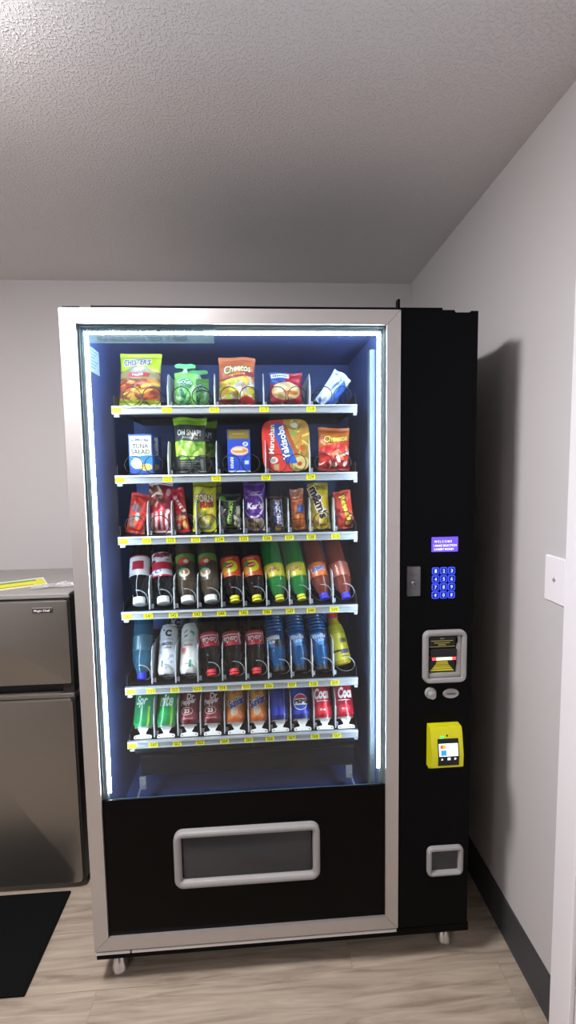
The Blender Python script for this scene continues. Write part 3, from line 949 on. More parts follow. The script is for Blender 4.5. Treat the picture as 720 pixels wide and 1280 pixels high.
def p_kit(A):
    A.rect(0, 1, .77, 1, '#6a5c22').rect(.05, .95, .80, .97, '#85742c').ell(.80, .66, .12, .05, '#e4ecf4').ell(.80, .66, .08, .03, '#5a84d0')
    A.ell(.53, .50, .40, .11, '#e0b89c').ell(.55, .50, .34, .05, '#c9883e').ell(.45, .53, .22, .03, '#f0dcb8')
    A.rect(.74, .95, .18, .27, '#bcd0ee').rect(0, 1, 0, .035, '#cfdcf0')
s_ = Carton(.069, .131, .034)
d_ = [(scribble(-.022, .030, .036, .010, 90), '#dfe8f4'), (scribble(0, .117, .040, .004, 0, 8), '#b8a860')]
pack('lunch_kit_carton', 'royal blue carton with olive gold top on the second tray', 'carton', s_, p_kit, '#2148c0', d_, (.446, YP, Z2), -3, group=G2)

# noodle tray: stiff oval-cornered cup lying on its side, front card
class Slab(Carton):
    def build(self, name, paint, side):
        w, h, t = self.w, self.h, self.t
        nu, nv = int(w / .0016), int(h / .0016)
        u, v = np.meshgrid(np.linspace(-1, 1, nu), np.linspace(-1, 1, nv)); u, v = u.ravel(), v.ravel()
        # squircle map
        p = 5.0; m = np.maximum(np.abs(u), np.abs(v)); n_ = (np.abs(u) ** p + np.abs(v) ** p) ** (1 / p); k = np.where(n_ > 1e-6, m / np.maximum(n_, 1e-6), 1)
        X, Zz = u * k, v * k
        A = Art((X + 1) / 2, (Zz + 1) / 2, side); paint(A)
        V = np.c_[X * w / 2, np.full(len(u), -t / 2), (Zz + 1) * h / 2]
        F = grid_faces(nu, nv)
        ring = [(math.copysign(abs(math.cos(a)) ** .4, math.cos(a)), math.copysign(abs(math.sin(a)) ** .4, math.sin(a))) for a in (2 * PI * i / 64 for i in range(64))]
        V2, C2 = [], []
        for s0, y in ((1.0, -t / 2), (1.0, -t / 2 + .004), (.96, -t / 2 + .004), (.84, t / 2), (.0, t / 2)):
            for a, b in ring: V2.append((a * s0 * w / 2, y, h / 2 + b * s0 * h / 2))
        base = len(V)
        for kk in range(4):
            for i in range(64):
                j = (i + 1) % 64
                F.append((base + 64 * kk + i, base + 64 * kk + 64 + i, base + 64 * kk + 64 + j, base + 64 * kk + j))
        C = np.vstack([A.c, np.tile(np.array(lin('#d8d8d4')), (len(V2), 1))])
        return color_mesh(name, np.vstack([V, np.array(V2)]), F, C, M_CARD, False)
def p_noodle(A):
    A.put(A.U > .46, '#b9923a')
    m = A.U > .45 + .22 * (1 - A.V) * .6
    A.scatter(60, ['#d9b44a', '#a8862e', '#e6cc6a', '#8a8a3a', '#c87a34', '#6f7f34'], .45, 1, .02, 1, .10, .018, 13, m, 90)
    A.ell(.69, .88, .07, .05, '#e4e4dc').ell(.66, .72, .09, .05, '#8fa04a').ell(.84, .44, .06, .06, '#c8562c').ell(.80, .16, .16, .12, '#e6d28a').ell(.76, .14, .05, .04, '#c84a28')
    A.poly([(0, 0), (.60, 0), (.48, .42), (.40, 1), (0, 1)], '#d8382c')
    A.poly([(.20, .92), (.40, .94), (.72, .16), (.48, .14)], '#2f5cc0')
    A.poly([(.42, .92), (.52, .90), (.76, .30), (.68, .30)], '#b0522c')
    A.ell(.22, .23, .09, .065, '#e8e4dc').ell(.22, .23, .05, .04, '#a89a90').rect(.22, .33, .04, .15, '#c8a878')
s_ = Slab(.146, .158, .05)
d_ = outlined('Maruchan', -.0435, .100, .088, .017, '#f8f6f2', '#7a1c1c', 86, .02, 0, .03)
d_ += outlined('Yakisoba', -.008, .088, .104, .022, '#f6f8fc', '#1c3a8c', 112 - 12, .03, 0, .05)
pack('noodle_tray', 'large red and yellow noodle tray with blue diagonal band on the second tray', 'instant noodles', s_, p_noodle, '#d8382c', d_, (.593, YP + .004, Z2), -3, -2, group=G2)

def pf2(A):
    p_puffs(A, '#c8682a', '#c23420', ['#e03a28', '#f4ece4', '#c01c1c', '#f08a4a', '#d82c24'], '#a81c1c'); A.rect(0, 1, 0, .1, '#c42a20')
s_ = Bag(.100, .135, .044, seed=8)
d_ = outlined('Cheetos', .004, .100, .078, .021, '#f0d05a', '#2c1c14', 8, .03, .15)
pack('cheese_puff_bag', 'orange bag of fiery red cheese puffs at the right of the second tray', 'snack bag', s_, pf2, '#c8682a', d_, (.739, YP, Z2), -6, 1, group=G2)

# -- third tray
def p(A): A.ell(.35, .30, .30, .18, '#8f6a5a').poly([(.3, .75), (.6, .5), (.75, .1), (.5, .1), (.3, .5)], '#e8482c').ell(.55, .42, .12, .10, '#7fc0c0').ell(.40, .62, .3, .10, '#7a5a60').rect(0, 1, 0, .08, '#c83a24')
pack('wafer_bag', 'small red orange pouch at the left end of the third tray', 'snack bag', Bag(.056, .124, .03, seed=9), p, '#d03a2c', [], (.122, YP, Z3), -8, 9, group=G3)
def p(A):
    A.poly([(0, .94), (.62, .94), (.55, .62), (.15, .5), (0, .5)], '#7a4a34').rect(0, 1, .93, 1, '#e0e2e4')
    A.scatter(14, ['#c8906a', '#f0dcc8', '#5a2c1e', '#a82a30'], .02, .58, .55, .90, .16, .035, 21, None, 60)
    A.ell(.48, .24, .44, .22, '#c83a48').poly([(.5, .55), (.8, .45), (.7, .35)], '#e05a60')
    for i in range(4): A.put((np.abs(A.U - (.16 + .21 * i)) < .055) & (A.V < .43 - .03 * abs(i - 1.5)) & (A.V > .06), '#ecdcdc')
    A.ell(.85, .80, .10, .07, '#d8a0a0').ell(.84, .42, .08, .05, '#f0e0e0').rect(0, 1, 0, .04, '#e0d8d8')
pack('cookie_bag', 'maroon bag with white top strip and white stripes on the third tray', 'snack bag', Bag(.073, .158, .036, seed=10), p, '#a01c34', [], (.198, YP, Z3), -6, 2, group=G3)
def p(A):
    A.poly([(.1, .40), (.95, .46), (.95, .36), (.1, .34)], '#5a2a3a').ell(.5, .33, .4, .06, '#d89a6a').ell(.74, .16, .16, .10, '#f0c46a').ell(.30, .14, .12, .07, '#f0e0d8').ell(.32, .80, .14, .05, '#d8a0a8')
d_ = [(scribble(.004, .082, .046, .011, 118, 4), '#f0e6e8')]
pack('cracker_pack', 'slim bright red tilted packet on the third tray beside the maroon bag', 'snack pack', Bag(.042, .138, .024, seed=11), p, '#c4142e', d_, (.268, YP, Z3), -6, -7, group=G3)
def p(A):
    A.rect(0, 1, .84, .88, '#8f9418').ell(.5, .22, .45, .19, '#b8b83a')
    A.scatter(18, ['#d8c85a', '#e8dc8a', '#8f9a2a', '#c88a4a', '#f0ecc0'], .14, .86, .12, .38, .13, .045, 22, None, 60)
    A.poly([(.2, .66), (.45, .82), (.62, .68), (.9, .72), (.75, .56), (.3, .56)], '#a8a04a').rect(.18, .85, .055, .10, '#dfe8e0')
d_ = outlined('CORN', -.002, .103, .058, .023, '#f6ecc0', '#8c2a1c', 6, .04) + outlined('NUTS', .008, .083, .042, .016, '#c82a38', '#7a1420', 4, .04)
cn = pack('corn_snack_bag', 'bright yellow corn nuts bag on the third tray', 'snack bag', Bag(.074, .164, .034, seed=12, seal=.05), p, '#d8dc1c', d_, (.334, YP, Z3), -6, 1, group=G3)
dup(cn, (.346, YP + .085, Z3), 'yellow corn nuts bag in second place behind the front one', -5)
def p(A):
    A.ell(.06, .36, .34, .30, '#c9c8b8', 20).ell(.95, .36, .34, .30, '#c9c8b8', -20).ell(.5, .6, .32, .5, '#20241f')
    A.scatter(14, ['#e4e0d0', '#a8a694', '#8f9a5a'], 0, .22, .12, .55, .10, .05, 23); A.scatter(14, ['#e4e0d0', '#a8a694', '#8f9a5a'], .78, 1, .12, .55, .10, .05, 24)
    A.ell(.16, .86, .16, .07, '#5fb02a').rect(.30, .85, .80, .82, '#9aa09a').rect(.25, .80, .10, .13, '#7fae3a')
d_ = [(text_bm('PISTACHIOS', .002, .060, .074, .013, 84, .03), '#a4dc5a')]
pack('pistachio_bag', 'black pistachio bag with green vertical lettering on the third tray', 'snack bag', Bag(.066, .116, .034, seed=13), p, '#1c201d', d_, (.413, YP, Z3), -6, group=G3)
def p(A):
    A.ell(.5, .52, .46, .26, '#e8dff4').ell(.47, .53, .42, .235, '#6a35a8').rect(0, 1, .0, .24, '#b8a890')
    A.scatter(34, ['#8a6a48', '#d8c8a8', '#5a4030', '#e8e0d0', '#a8844a'], .02, .98, .03, .26, .09, .03, 25, A.V < .27)
d_ = [(text_bm("Kar's", .002, .078, .052, .022, 4, .04, .2), '#f4f0fa'), (scribble(.008, .121, .032, .004, 0, 6), '#d8c8f0'), (scribble(.008, .112, .036, .004, 0, 7), '#d8c8f0')]
pack('trail_mix_bag', 'purple trail mix bag with white circle and nuts on the third tray', 'snack bag', Bag(.068, .150, .034, seed=14), p, '#6a38a4', d_, (.487, YP, Z3), -6, 1, group=G3)
def p(A): A.rect(.38, .97, .10, .90, '#efe9ee').rect(.40, .95, .12, .88, '#26469e').ell(.6, .07, .24, .08, '#d8a85a')
d_ = [(text_bm('SNICKERS', .0085, .055, .076, .015, -87, .05), '#f6f4f8')]
pack('candy_bar', 'dark brown chocolate bar with blue and white vertical lettering on the third tray', 'candy bar', Bag(.045, .106, .024, seed=15, seal=.06), p, '#3a1f1c', d_, (.558, YP, Z3), -6, -3, group=G3)
def p(A):
    A.rect(0, 1, .62, 1, '#d0642c').rect(0, 1, .86, 1, '#c88a70').rect(.45, .95, .42, .60, '#3a66b8').rect(0, 1, 0, .40, '#e07a1c').put(np.abs(A.V - .255) < .012, '#8a3c10')
    A.scatter(22, ['#b8560e', '#f0983a'], .1, .9, .04, .38, .05, .014, 26, None).rect(.1, .9, .70, .73, '#e8c0a8').rect(.15, .55, .79, .82, '#f0dcd0')
pack('cracker_pack', 'orange packet of square peanut butter crackers on the third tray', 'snack pack', Bag(.044, .128, .028, seed=16, seal=.06), p, '#d8702a', [], (.628, YP, Z3), -6, -3, group=G3)
def p(A):
    A.rect(0, 1, .84, 1, '#9a8a22').poly([(0, .78), (.35, .84), (.30, .30), (0, .40)], '#b89a1c').scatter(16, ['#f0d838', '#c84a2a', '#4a8a3a', '#e8b02a', '#f8ecc0'], .05, .95, .06, .30, .10, .035, 27)
d_ = outlined("m&m's", -.002, .085, .104, .030, '#3a2014', '#f6f2ea', -72, .05, 0, .06)
pack('candy_bag', 'golden yellow candy bag with big brown sideways lettering on the third tray', 'candy bag', Bag(.064, .146, .034, seed=17), p, '#d8b81c', d_, (.696, YP, Z3), -6, -3, group=G3)
def p(A): A.ell(.60, .14, .22, .11, '#6a3420').ell(.62, .15, .16, .08, '#c88a4a').rect(0, 1, .93, 1, '#b8482c').poly([(.0, .55), (.35, .60), (.28, .30), (0, .3)], '#c83420')
d_ = outlined("Reese's", .006, .066, .082, .021, '#e8d04a', '#4a2414', -78, .04, .1, .05)
pack('candy_bar', 'orange red peanut butter cup packet at the right end of the third tray', 'candy bar', Bag(.056, .120, .026, seed=18, seal=.05), p, '#d0402c', d_, (.777, YP, Z3), -6, -6, group=G3)

# ---- bottles: local z runs base -> cap; shown cap-down, leaning back in the tray
TILT = 35.0
def liquid(name, col, rough=.07, coat=.0, trans=0.0):
    return mat(name, col, rough, coat=coat, trans=trans)
M_COLA = liquid('cola', (9, 5, 5)); M_TEA = liquid('tea', (66, 56, 42)); M_DTEA = liquid('dark_tea', (20, 12, 10)); M_GREEN = liquid('green_pet', (16, 116, 48))
M_ORNG = liquid('orange_pet', (112, 52, 40)); M_BLUE = liquid('blue_drink', (18, 74, 124)); M_CLEAR = liquid('teal_water', (40, 82, 104)); M_ROOT = liquid('root_beer', (16, 13, 16)); M_YEL = liquid('yellow_drink', (168, 150, 40))

def soda_profile(R=.0315, L=.228, waist=0.0):
    N = .0125
    return [(R * .55, 0), (R * .86, .002), (R, .012), (R, .060), (R - waist, .085), (R - waist, .11), (R, .125), (R, .150), (R * .95, .165), (R * .80, .182), (R * .58, .198), (N, .208), (N, .213), (.0155, .214), (.0155, .2155), (N * .95, .216), (N * .95, L - .002)]
def wavy_profile(R=.0325):
    P = [(R * .6, 0), (R * .9, .002), (R, .010)]
    for i in range(8): P += [(R, .014 + i * .0105), (R * .90, .0193 + i * .0105)]
    P += [(R, .100), (R, .146), (R * .96, .158), (R * .82, .176), (.018, .196), (.018, .200), (.0195, .201), (.0195, .203), (.017, .204), (.017, .216)]
    return P

def bottle_parts(name, label, cat, group, prof, liq, lab, cap, decals=(), cap_r=.0145, cap_h=.016, lab_side=1):
    """lab = (z0, z1, paint, base)"""
    L = prof[-1][1]
    o = obj(name, B().lathe(prof, n=40), liq, None, 40)
    tag(o, label, cat, group)
    R_ = Round(prof)
    if lab:
        z0, z1, paint, base = lab
        lm = R_.build('label', z0, z1, paint, M_LABEL, .0005, base=base)
        lo = link_mesh('label', lm, o)
        sf = lambda x, z, off: R_.surf(x, z, off + .0006)
        lettering(lo, sf, list(decals), .004)
    b = B(); n = 40
    rows = [[(rr * (1 + .03 * (k % 2) * wv) * math.cos(2 * PI * k / n), rr * (1 + .03 * (k % 2) * wv) * math.sin(2 * PI * k / n), z) for k in range(n)]
            for rr, z, wv in ((cap_r, L - cap_h, 1), (cap_r, L + .0005, 1), (cap_r * .9, L + .002, 0), (cap_r * .5, L + .002, 0))]
    b.grid(rows, True, False, True)
    obj('cap', b, cap, o, 35)
    o['len'] = L + .002
    del_len = o['len']; del o['len']
    return o, del_len

def pose_down(o, L, x, y, z, lean=5.0, spin=0.0):
    """cap end centre at (x, y, z), base up and back"""
    R_ = Matrix.Rotation(math.radians(-lean), 4, 'Y') @ Matrix.Rotation(math.radians(180 - TILT), 4, 'X') @ Matrix.Rotation(math.radians(180 + spin), 4, 'Z')
    o.matrix_world = Matrix.Translation(Vector((x, y, z)) - (R_ @ Vector((0, 0, L)))) @ R_
    return o
def pose_up(o, x, y, z, lean=4.0, spin=0.0, tilt=TILT):
    o.matrix_world = Matrix.Translation((x, y, z)) @ Matrix.Rotation(math.radians(-lean), 4, 'Y') @ Matrix.Rotation(math.radians(-tilt), 4, 'X') @ Matrix.Rotation(math.radians(spin), 4, 'Z')
    return o
def capc(c_, rough=.4): return mat('cap', c_, rough)
C_WHITE, C_YEL, C_BLUE, C_RED, C_BLK = capc((228, 230, 228)), capc((226, 222, 40)), capc((48, 52, 220)), capc((226, 50, 62)), capc((24, 24, 26))
F4, F5, F6 = FLOORZ[4], FLOORZ[5], FLOORZ[6]
G4, G5, G6 = 'bottles lying cap down on the fourth tray', 'drinks on the fifth tray', 'soda cans on the lowest tray'

# fourth tray
def p(A):
    A.rect(0, 1, .0, .42, '#e6e4e2').rect(0, 1, .0, .06, '#b8283a').poly([(.36, .10), (.64, .30), (.64, .62), (.36, .62)], '#c02438')
    A.rect(0, 1, .62, 1, '#dfdcda').scatter(9, ['#8a2038', '#b84054', '#5a1428'], .37, .63, .62, .92, .045, .09, 31, None, 50)
def pw(A):
    A.put(A.V > .0, '#dcdcda').rect(0, 1, 0, .07, '#b02c40').rect(.40, .58, .30, .72, '#a81c30').rect(0, 1, .9, 1, '#c8ccd0')
LB = (.055, .142)
# label drawn for a bottle hanging cap-down: v = 0 lies towards the base, so top of the printed face is at v = 0 side
root1, Lr = bottle_parts('soda_bottle', 'dark bottle with white cap and plain red square label, fourth tray', 'bottle', G4, soda_profile(), M_ROOT, (.075, .142, pw, '#dcdcda'), C_WHITE, cap_r=.0185, cap_h=.018)
def pr(A):
    A.rect(0, 1, .0, .42, '#d8d4d2').scatter(12, ['#8a2038', '#a83048', '#5a1428', '#e8e4e4'], .36, .64, .04, .40, .05, .09, 31, None, 40)
    A.rect(0, 1, .42, .72, '#b81c34').rect(0, 1, .72, .93, '#dce2ec').rect(0, 1, .93, 1, '#b81c34')
    A.ell(.53, .78, .055, .10, '#24408c').ell(.53, .78, .035, .05, '#c8d4e8')
root2, _ = bottle_parts('soda_bottle', 'dark bottle with red and white swirl label with blue oval, fourth tray', 'bottle', G4, soda_profile(), M_ROOT, (.066, .148, pr, '#b81c34'), C_WHITE, cap_r=.0185, cap_h=.018)
pose_down(root1, Lr, .132, .149, F4 + .014, 6)
pose_down(root2, Lr, .205, .149, F4 + .014, 8)
c_ = dup_tree(root1); c_['label'] = 'dark bottle in second place behind the plain red square label bottle'; pose_down(c_, Lr, .140, .262, F4 + .014, 6)
c_ = dup_tree(root2); c_['label'] = 'dark bottle in second place behind the swirl label bottle'; pose_down(c_, Lr, .213, .262, F4 + .014, 8)

def pt(A):
    A.rect(0, 1, 0, .28, '#5a8a34').rect(0, 1, .28, 1, '#42382c').ell(.5, .28, .11, .14, '#a83430').ell(.46, .30, .04, .07, '#d8c8b0').ell(.54, .26, .04, .06, '#c84a3a')
    A.ell(.5, .72, .09, .16, '#c4c8b0').ell(.49, .70, .06, .09, '#b84a34').ell(.53, .62, .08, .06, '#5a8a4a')
def tea_profile(): 
    R = .0305
    return [(R * .6, 0), (R * .92, .003), (R, .014), (R, .118), (R * .99, .15), (R * .95, .166), (R * .78, .182), (.021, .192), (.0185, .196), (.0185, .212)]
for i, (x, what) in enumerate(((.279, 'first'), (.350, 'second'))):
    o, Lt = bottle_parts('tea_bottle', ('tea bottle with green topped fruit label and white cap beside the swirl label bottle', 'tea bottle with green topped fruit label and white cap beside a yellow capped bottle')[i], 'bottle', G4,
                         tea_profile(), M_TEA, (.060, .150, pt, '#42382c'), C_WHITE, cap_r=.0195, cap_h=.016)
    pose_down(o, Lt, x, .149, F4 + .015, 8, (0, 14)[i])

def pl(A):
    A.rect(0, 1, 0, .3, '#b8381c').ell(.5, .52, .13, .30, '#d8d82a').ell(.58, .44, .06, .18, '#4a8a2a').ell(.60, .70, .06, .2, '#d8902a').rect(0, 1, .92, 1, '#c8502a').rect(.44, .56, .10, .16, '#e0a890')
dl = lambda: [(poly_bm(ell_pts(0, .110, .013, .0085, 8)), '#c02a20'), (text_bm('Lipton', 0, .110, .021, .008, 8, .04), '#f6f2d8')]
for i, x in enumerate((.424, .492)):
    o, Lt = bottle_parts('iced_tea_bottle', ('dark iced tea bottle with orange red label beside the green topped tea bottle', 'dark iced tea bottle with orange red label and yellow cap beside the green bottle')[i], 'bottle', G4,
                         soda_profile(.0315, .222), M_DTEA, (.078, .146, pl, '#c2441e'), C_YEL, dl())
    pose_down(o, Lt, x, .149, F4 + .012, 9)
def pg(A): A.rect(0, 1, 0, .08, '#a8a020').rect(0, 1, .92, 1, '#a8a020').ell(.5, .5, .10, .2, '#ccd048')
for i, x in enumerate((.563, .632)):
    d_ = outlined('Twist', 0, .129, .040, .017, '#a8503a', '#e8e45a', 6, .03, .3, .03)
    o, Lt = bottle_parts('green_soda_bottle', ('green soda bottle with yellow label beside an iced tea bottle', 'green soda bottle with yellow label beside the orange soda bottle')[i], 'bottle', G4,
                         soda_profile(.0325, .222), M_GREEN, (.105, .152, pg, '#c8c832'), C_YEL, d_, cap_r=.0135)
    pose_down(o, Lt, x, .149, F4 + .012, 10.5)
def po(A): A.rect(0, 1, 0, .15, '#b04a1c').ell(.5, .5, .14, .5, '#d8702a').rect(.30, .36, 0, 1, '#a84420')
for i, x in enumerate((.703, .772)):
    d_ = outlined('Sunkist', 0, .130, .044, .018, '#2a3c9a', '#dfe4f0', 10, .04, .2, .05) if i == 0 else []
    o, Lt = bottle_parts('orange_soda_bottle', ('orange soda bottle with blue lettering turned to the front and blue cap', 'orange soda bottle with plain label side showing, rightmost on the fourth tray')[i], 'bottle', G4,
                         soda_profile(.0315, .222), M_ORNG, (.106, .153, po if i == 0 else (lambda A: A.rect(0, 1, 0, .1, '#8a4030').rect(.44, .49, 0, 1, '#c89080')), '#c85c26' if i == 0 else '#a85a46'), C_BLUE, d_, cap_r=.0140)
    pose_down(o, Lt, x, .149, F4 + .012, 10.5)

# fifth tray
o, Lt = bottle_parts('water_bottle', 'clear blue green bottle with blue cap at the left end of the fifth tray', 'bottle', G5, soda_profile(.031, .222), M_CLEAR, (.09, .14, lambda A: A.rect(.3, .6, 0, 1, '#3c6474').rect(.52, .56, .1, .9, '#a8c8d0'), '#345868'), C_BLUE, cap_r=.014)
pose_down(o, Lt, .130, .149, F5 + .012, 5)

def can(name, label, cat, group, R, Hc, paint, base, decals, end=(188, 190, 192)):
    n = 44
    prof = [(R * .74, .000), (R * .80, .0005), (R * .84, .003), (R * .97, .012), (R, .018), (R, Hc - .020), (R * .97, Hc - .013), (R * .82, Hc - .003), (R * .83, Hc)]
    rd_ = Round(prof)
    me = rd_.build(name, .003, Hc - .003, paint, M_CAN, 0, base=base)
    o = link_mesh(name, me); tag(o, label, cat, group)
    em = mat('can_end', end, .3, metal=.7)
    obj('base', B().lathe([(R * .84, .003), (R * .80, .0004), (R * .74, 0), (R * .70, .002), (R * .6, .007), (R * .3, .010), (.001, .011)], n=n, cap0=False), em, o, 50)
    lid = B().lathe([(R * .82, Hc - .003), (R * .84, Hc), (R * .79, Hc), (R * .77, Hc - .004), (.001, Hc - .004)], n=n, cap0=False)
    obj('lid', lid, em, o, 50)
    lettering(o, rd_.surf, decals, .004)
    return o
def pc1(A): A.rect(.30, .70, .02, .97, '#d4d8dc').scatter(12, ['#b4bccc', '#e8ecf0', '#a8b0c4'], .36, .64, .12, .45, .04, .03, 41).rect(.42, .45, .13, .25, '#5a6a80').rect(.49, .505, .06, .30, '#a8b4c8')
d_ = [(text_bm('C', .003, .126, .020, .022, -3, .07), '#20242c'), (poly_bm(ell_pts(-.012, .136, .003, .003)), '#20242c'), (text_bm('CELSIUS', .002, .107, .032, .005, 0, .01), '#6a7280'), (text_bm('ARCTIC', 0, .092, .036, .009, 2, .05), '#2c3444'), (scribble(.004, .080, .022, .006, 2, 4), '#5a6a88')]
e1 = can('energy_drink_can', 'white energy drink can with black letter C at the front of the fifth tray', 'can', G5, .0288, .156, pc1, '#d8dcde', d_)
pose_up(e1, .206, .154, F5 + .018, 1.5)
c_ = dup_tree(e1); c_['label'] = 'white energy drink can in second place behind the can with black letter C'; pose_up(c_, .216, .262, F5 + .018, 1)
def pc2(A): A.rect(.40, .60, .06, .30, '#e4eae8').rect(.52, .56, .10, .24, '#4aa890').rect(.36, .46, .36, .50, '#d8a8a8').ell(.42, .45, .05, .05, '#c87880')
d_ = [(poly_bm([(-.017, .122), (-.004, .132), (-.004, .137), (-.015, .129)]), '#c83048'), (poly_bm([(.004, .133), (.016, .128), (.019, .120), (.012, .112), (.013, .121), (.004, .124)]), '#2a9a7a'),
      (poly_bm([(-.016, .110), (-.004, .115), (-.003, .119), (-.014, .116)]), '#3c4448'), (text_bm('CELSIUS', 0, .100, .030, .005, 0, .01), '#8a9494'), (scribble(-.001, .086, .028, .006, 4, 6), '#c04858')]
e2 = can('energy_drink_can', 'white energy drink can with red and green leaf marks on the fifth tray', 'can', G5, .0288, .156, pc2, '#d8dcd8', d_)
pose_up(e2, .273, .154, F5 + .018, 1.0)
c_ = dup_tree(e2); c_['label'] = 'white energy drink can in second place behind the can with leaf marks'; pose_up(c_, .281, .262, F5 + .018, 1)

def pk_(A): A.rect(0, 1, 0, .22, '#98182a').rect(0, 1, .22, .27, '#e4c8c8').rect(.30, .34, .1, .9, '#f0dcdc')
for i, (x, sp) in enumerate(((.345, -8), (.416, 6), (.486, -3))):
    d_ = [(text_bm('Coca-Cola', -.001, .117, .048, .020, 0, .03, .3), '#f6eeee')]
    o, Lt = bottle_parts('cola_bottle', ('cola bottle with red cap on the fifth tray beside the can with leaf marks', 'cola bottle with red cap on the fifth tray between two other cola bottles', 'cola bottle with red cap on the fifth tray beside the blue sports drinks')[i], 'bottle', G5,
                         soda_profile(.0315, .222, .002), M_COLA, (.090, .136, pk_, '#c01c30'), C_RED, d_)
    pose_down(o, Lt, x, .149, F5 + .013, (7, 6.5, 4)[i], sp)
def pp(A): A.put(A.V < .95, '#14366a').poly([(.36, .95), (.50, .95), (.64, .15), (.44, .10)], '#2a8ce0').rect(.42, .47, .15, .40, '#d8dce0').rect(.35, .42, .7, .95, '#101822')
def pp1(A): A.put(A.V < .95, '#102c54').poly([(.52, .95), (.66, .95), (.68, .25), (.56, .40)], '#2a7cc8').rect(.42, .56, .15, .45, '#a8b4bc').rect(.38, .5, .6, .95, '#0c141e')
for i, x in enumerate((.556, .625, .695)):
    d_ = [(text_bm('POWER', (.004, -.001, -.002)[i], .116, .046, .012, 0, .05), '#eef4fa'), (text_bm('ADE', (.006, -.006, -.008)[i], .129, .020, .010, 0, .05), '#cfe2f4')]
    o, Lt = bottle_parts('sports_drink_bottle', ('blue sports drink bottle upside down beside the cola bottles', 'blue sports drink bottle upside down in the middle of three', 'blue sports drink bottle upside down beside the yellow bottle')[i], 'bottle', G5,
                         wavy_profile(), M_BLUE, (.100, .146, pp1 if i == 0 else pp, '#14366a'), C_BLK, d_, cap_r=.0195, cap_h=.014)
    pose_down(o, Lt, x, .149, F5 + .015, 6, (8, 0, 0)[i])
def py_(A): A.rect(0, 1, .22, .28, '#3a3220').rect(.50, .66, .16, .26, '#4a3a70').rect(.52, .66, .46, .58, '#5a4a30').rect(0, 1, .74, .78, '#a09430').rect(.5, .66, .08, .10, '#6a6020')
R = .0295
o, Lt = bottle_parts('chocolate_drink_bottle', 'yellow bottle with red cap upright at the right end of the fifth tray', 'bottle', G5,
                     [(R * .6, 0), (R * .92, .003), (R, .012), (R, .090), (R * .96, .105), (R * .80, .125), (R * .55, .142), (.016, .152), (.016, .168)], M_YEL, (.014, .128, py_, '#b4ac2c'), capc((190, 40, 60)), cap_r=.018, cap_h=.018)
pose_up(o, .764, .175, F5 + .019, 9, 0, 30)

# lowest tray: soda cans
def cans(i, *a): return can('soda_can', *a)
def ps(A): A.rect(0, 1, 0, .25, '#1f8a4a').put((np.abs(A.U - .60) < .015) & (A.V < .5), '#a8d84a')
CX = [.126, .197, .267, .340, .412, .484, .553, .624, .695, .766]
RC, HC = .0325, .122
LBL = ['dull green lemon lime can at the left end of the lowest tray', 'bright green lemon lime can beside the dull green one on the lowest tray', 'maroon soda can beside the bright green can on the lowest tray',
       'maroon soda can beside the orange can on the lowest tray', 'orange soda can beside the maroon can on the lowest tray', 'orange soda can beside the plain blue can on the lowest tray',
       'blue cola can turned to its plain side on the lowest tray', 'blue cola can with round red white and blue emblem on the lowest tray', 'bright red cola can with white script on the lowest tray', 'red cola can at the right end of the lowest tray']
def pdp(A): A.rect(0, 1, 0, .10, '#5a1420').rect(.42, .58, .13, .15, '#c09aa0')
def psk(A): A.put((A.V > .52 + .9 * (A.U - .5)) & (A.V < .72 + .9 * (A.U - .5)) & (np.abs(A.U - .5) < .16), '#e0a030').ell(.50, .27, .06, .12, '#b8a898').rect(0, 1, 0, .10, '#b85a28').ell(.42, .8, .06, .2, '#d8a040')
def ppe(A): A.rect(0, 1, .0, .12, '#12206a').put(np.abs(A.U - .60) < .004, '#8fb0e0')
def ppe2(A): A.rect(0, 1, .0, .12, '#12206a')
def pcc(A): A.ell(.49, .22, .10, .10, '#d83040').rect(0, 1, 0, .08, '#a81828')
def pep():
    r = .0225; z = .053
    up = [(r * math.cos(t), z + r * math.sin(t)) for t in (math.radians(a) for a in range(25, 156, 10))]
    dn = [(r * math.cos(t), z + r * math.sin(t)) for t in (math.radians(a) for a in range(205, 336, 10))]
    return [(poly_bm(ell_pts(0, z, .0245, .0245)), '#f2f4f8'), (poly_bm(up), '#c01c34'), (poly_bm(dn), '#1c48b0'), (text_bm('PEPSI', .002, z + .001, .046, .0125, 0, .05), '#101828')]
def sprite(b): return [(text_bm(b, .001, .083, .044, .034, 0, .03, .3), '#e4f4e4')]
specs = [(ps, '#2c8a54', [(text_bm('Spr', -.004, .076, .036, .036, 0, .03, .3), '#d0e4d4')]), (ps, '#18a850', [(text_bm('rite', .002, .076, .044, .036, 0, .03, .3), '#e4f4e4')]),  # first can's green is dulled to imitate haze over it
         (pdp, '#7a2030', None), (pdp, '#7a2030', None), (psk, '#c8702c', None), (psk, '#c8702c', None), (ppe, '#1830a8', []), (ppe2, '#1830a8', 'p'), (pcc, '#c81c34', 'c'), (pcc, '#b01c30', 'c')]
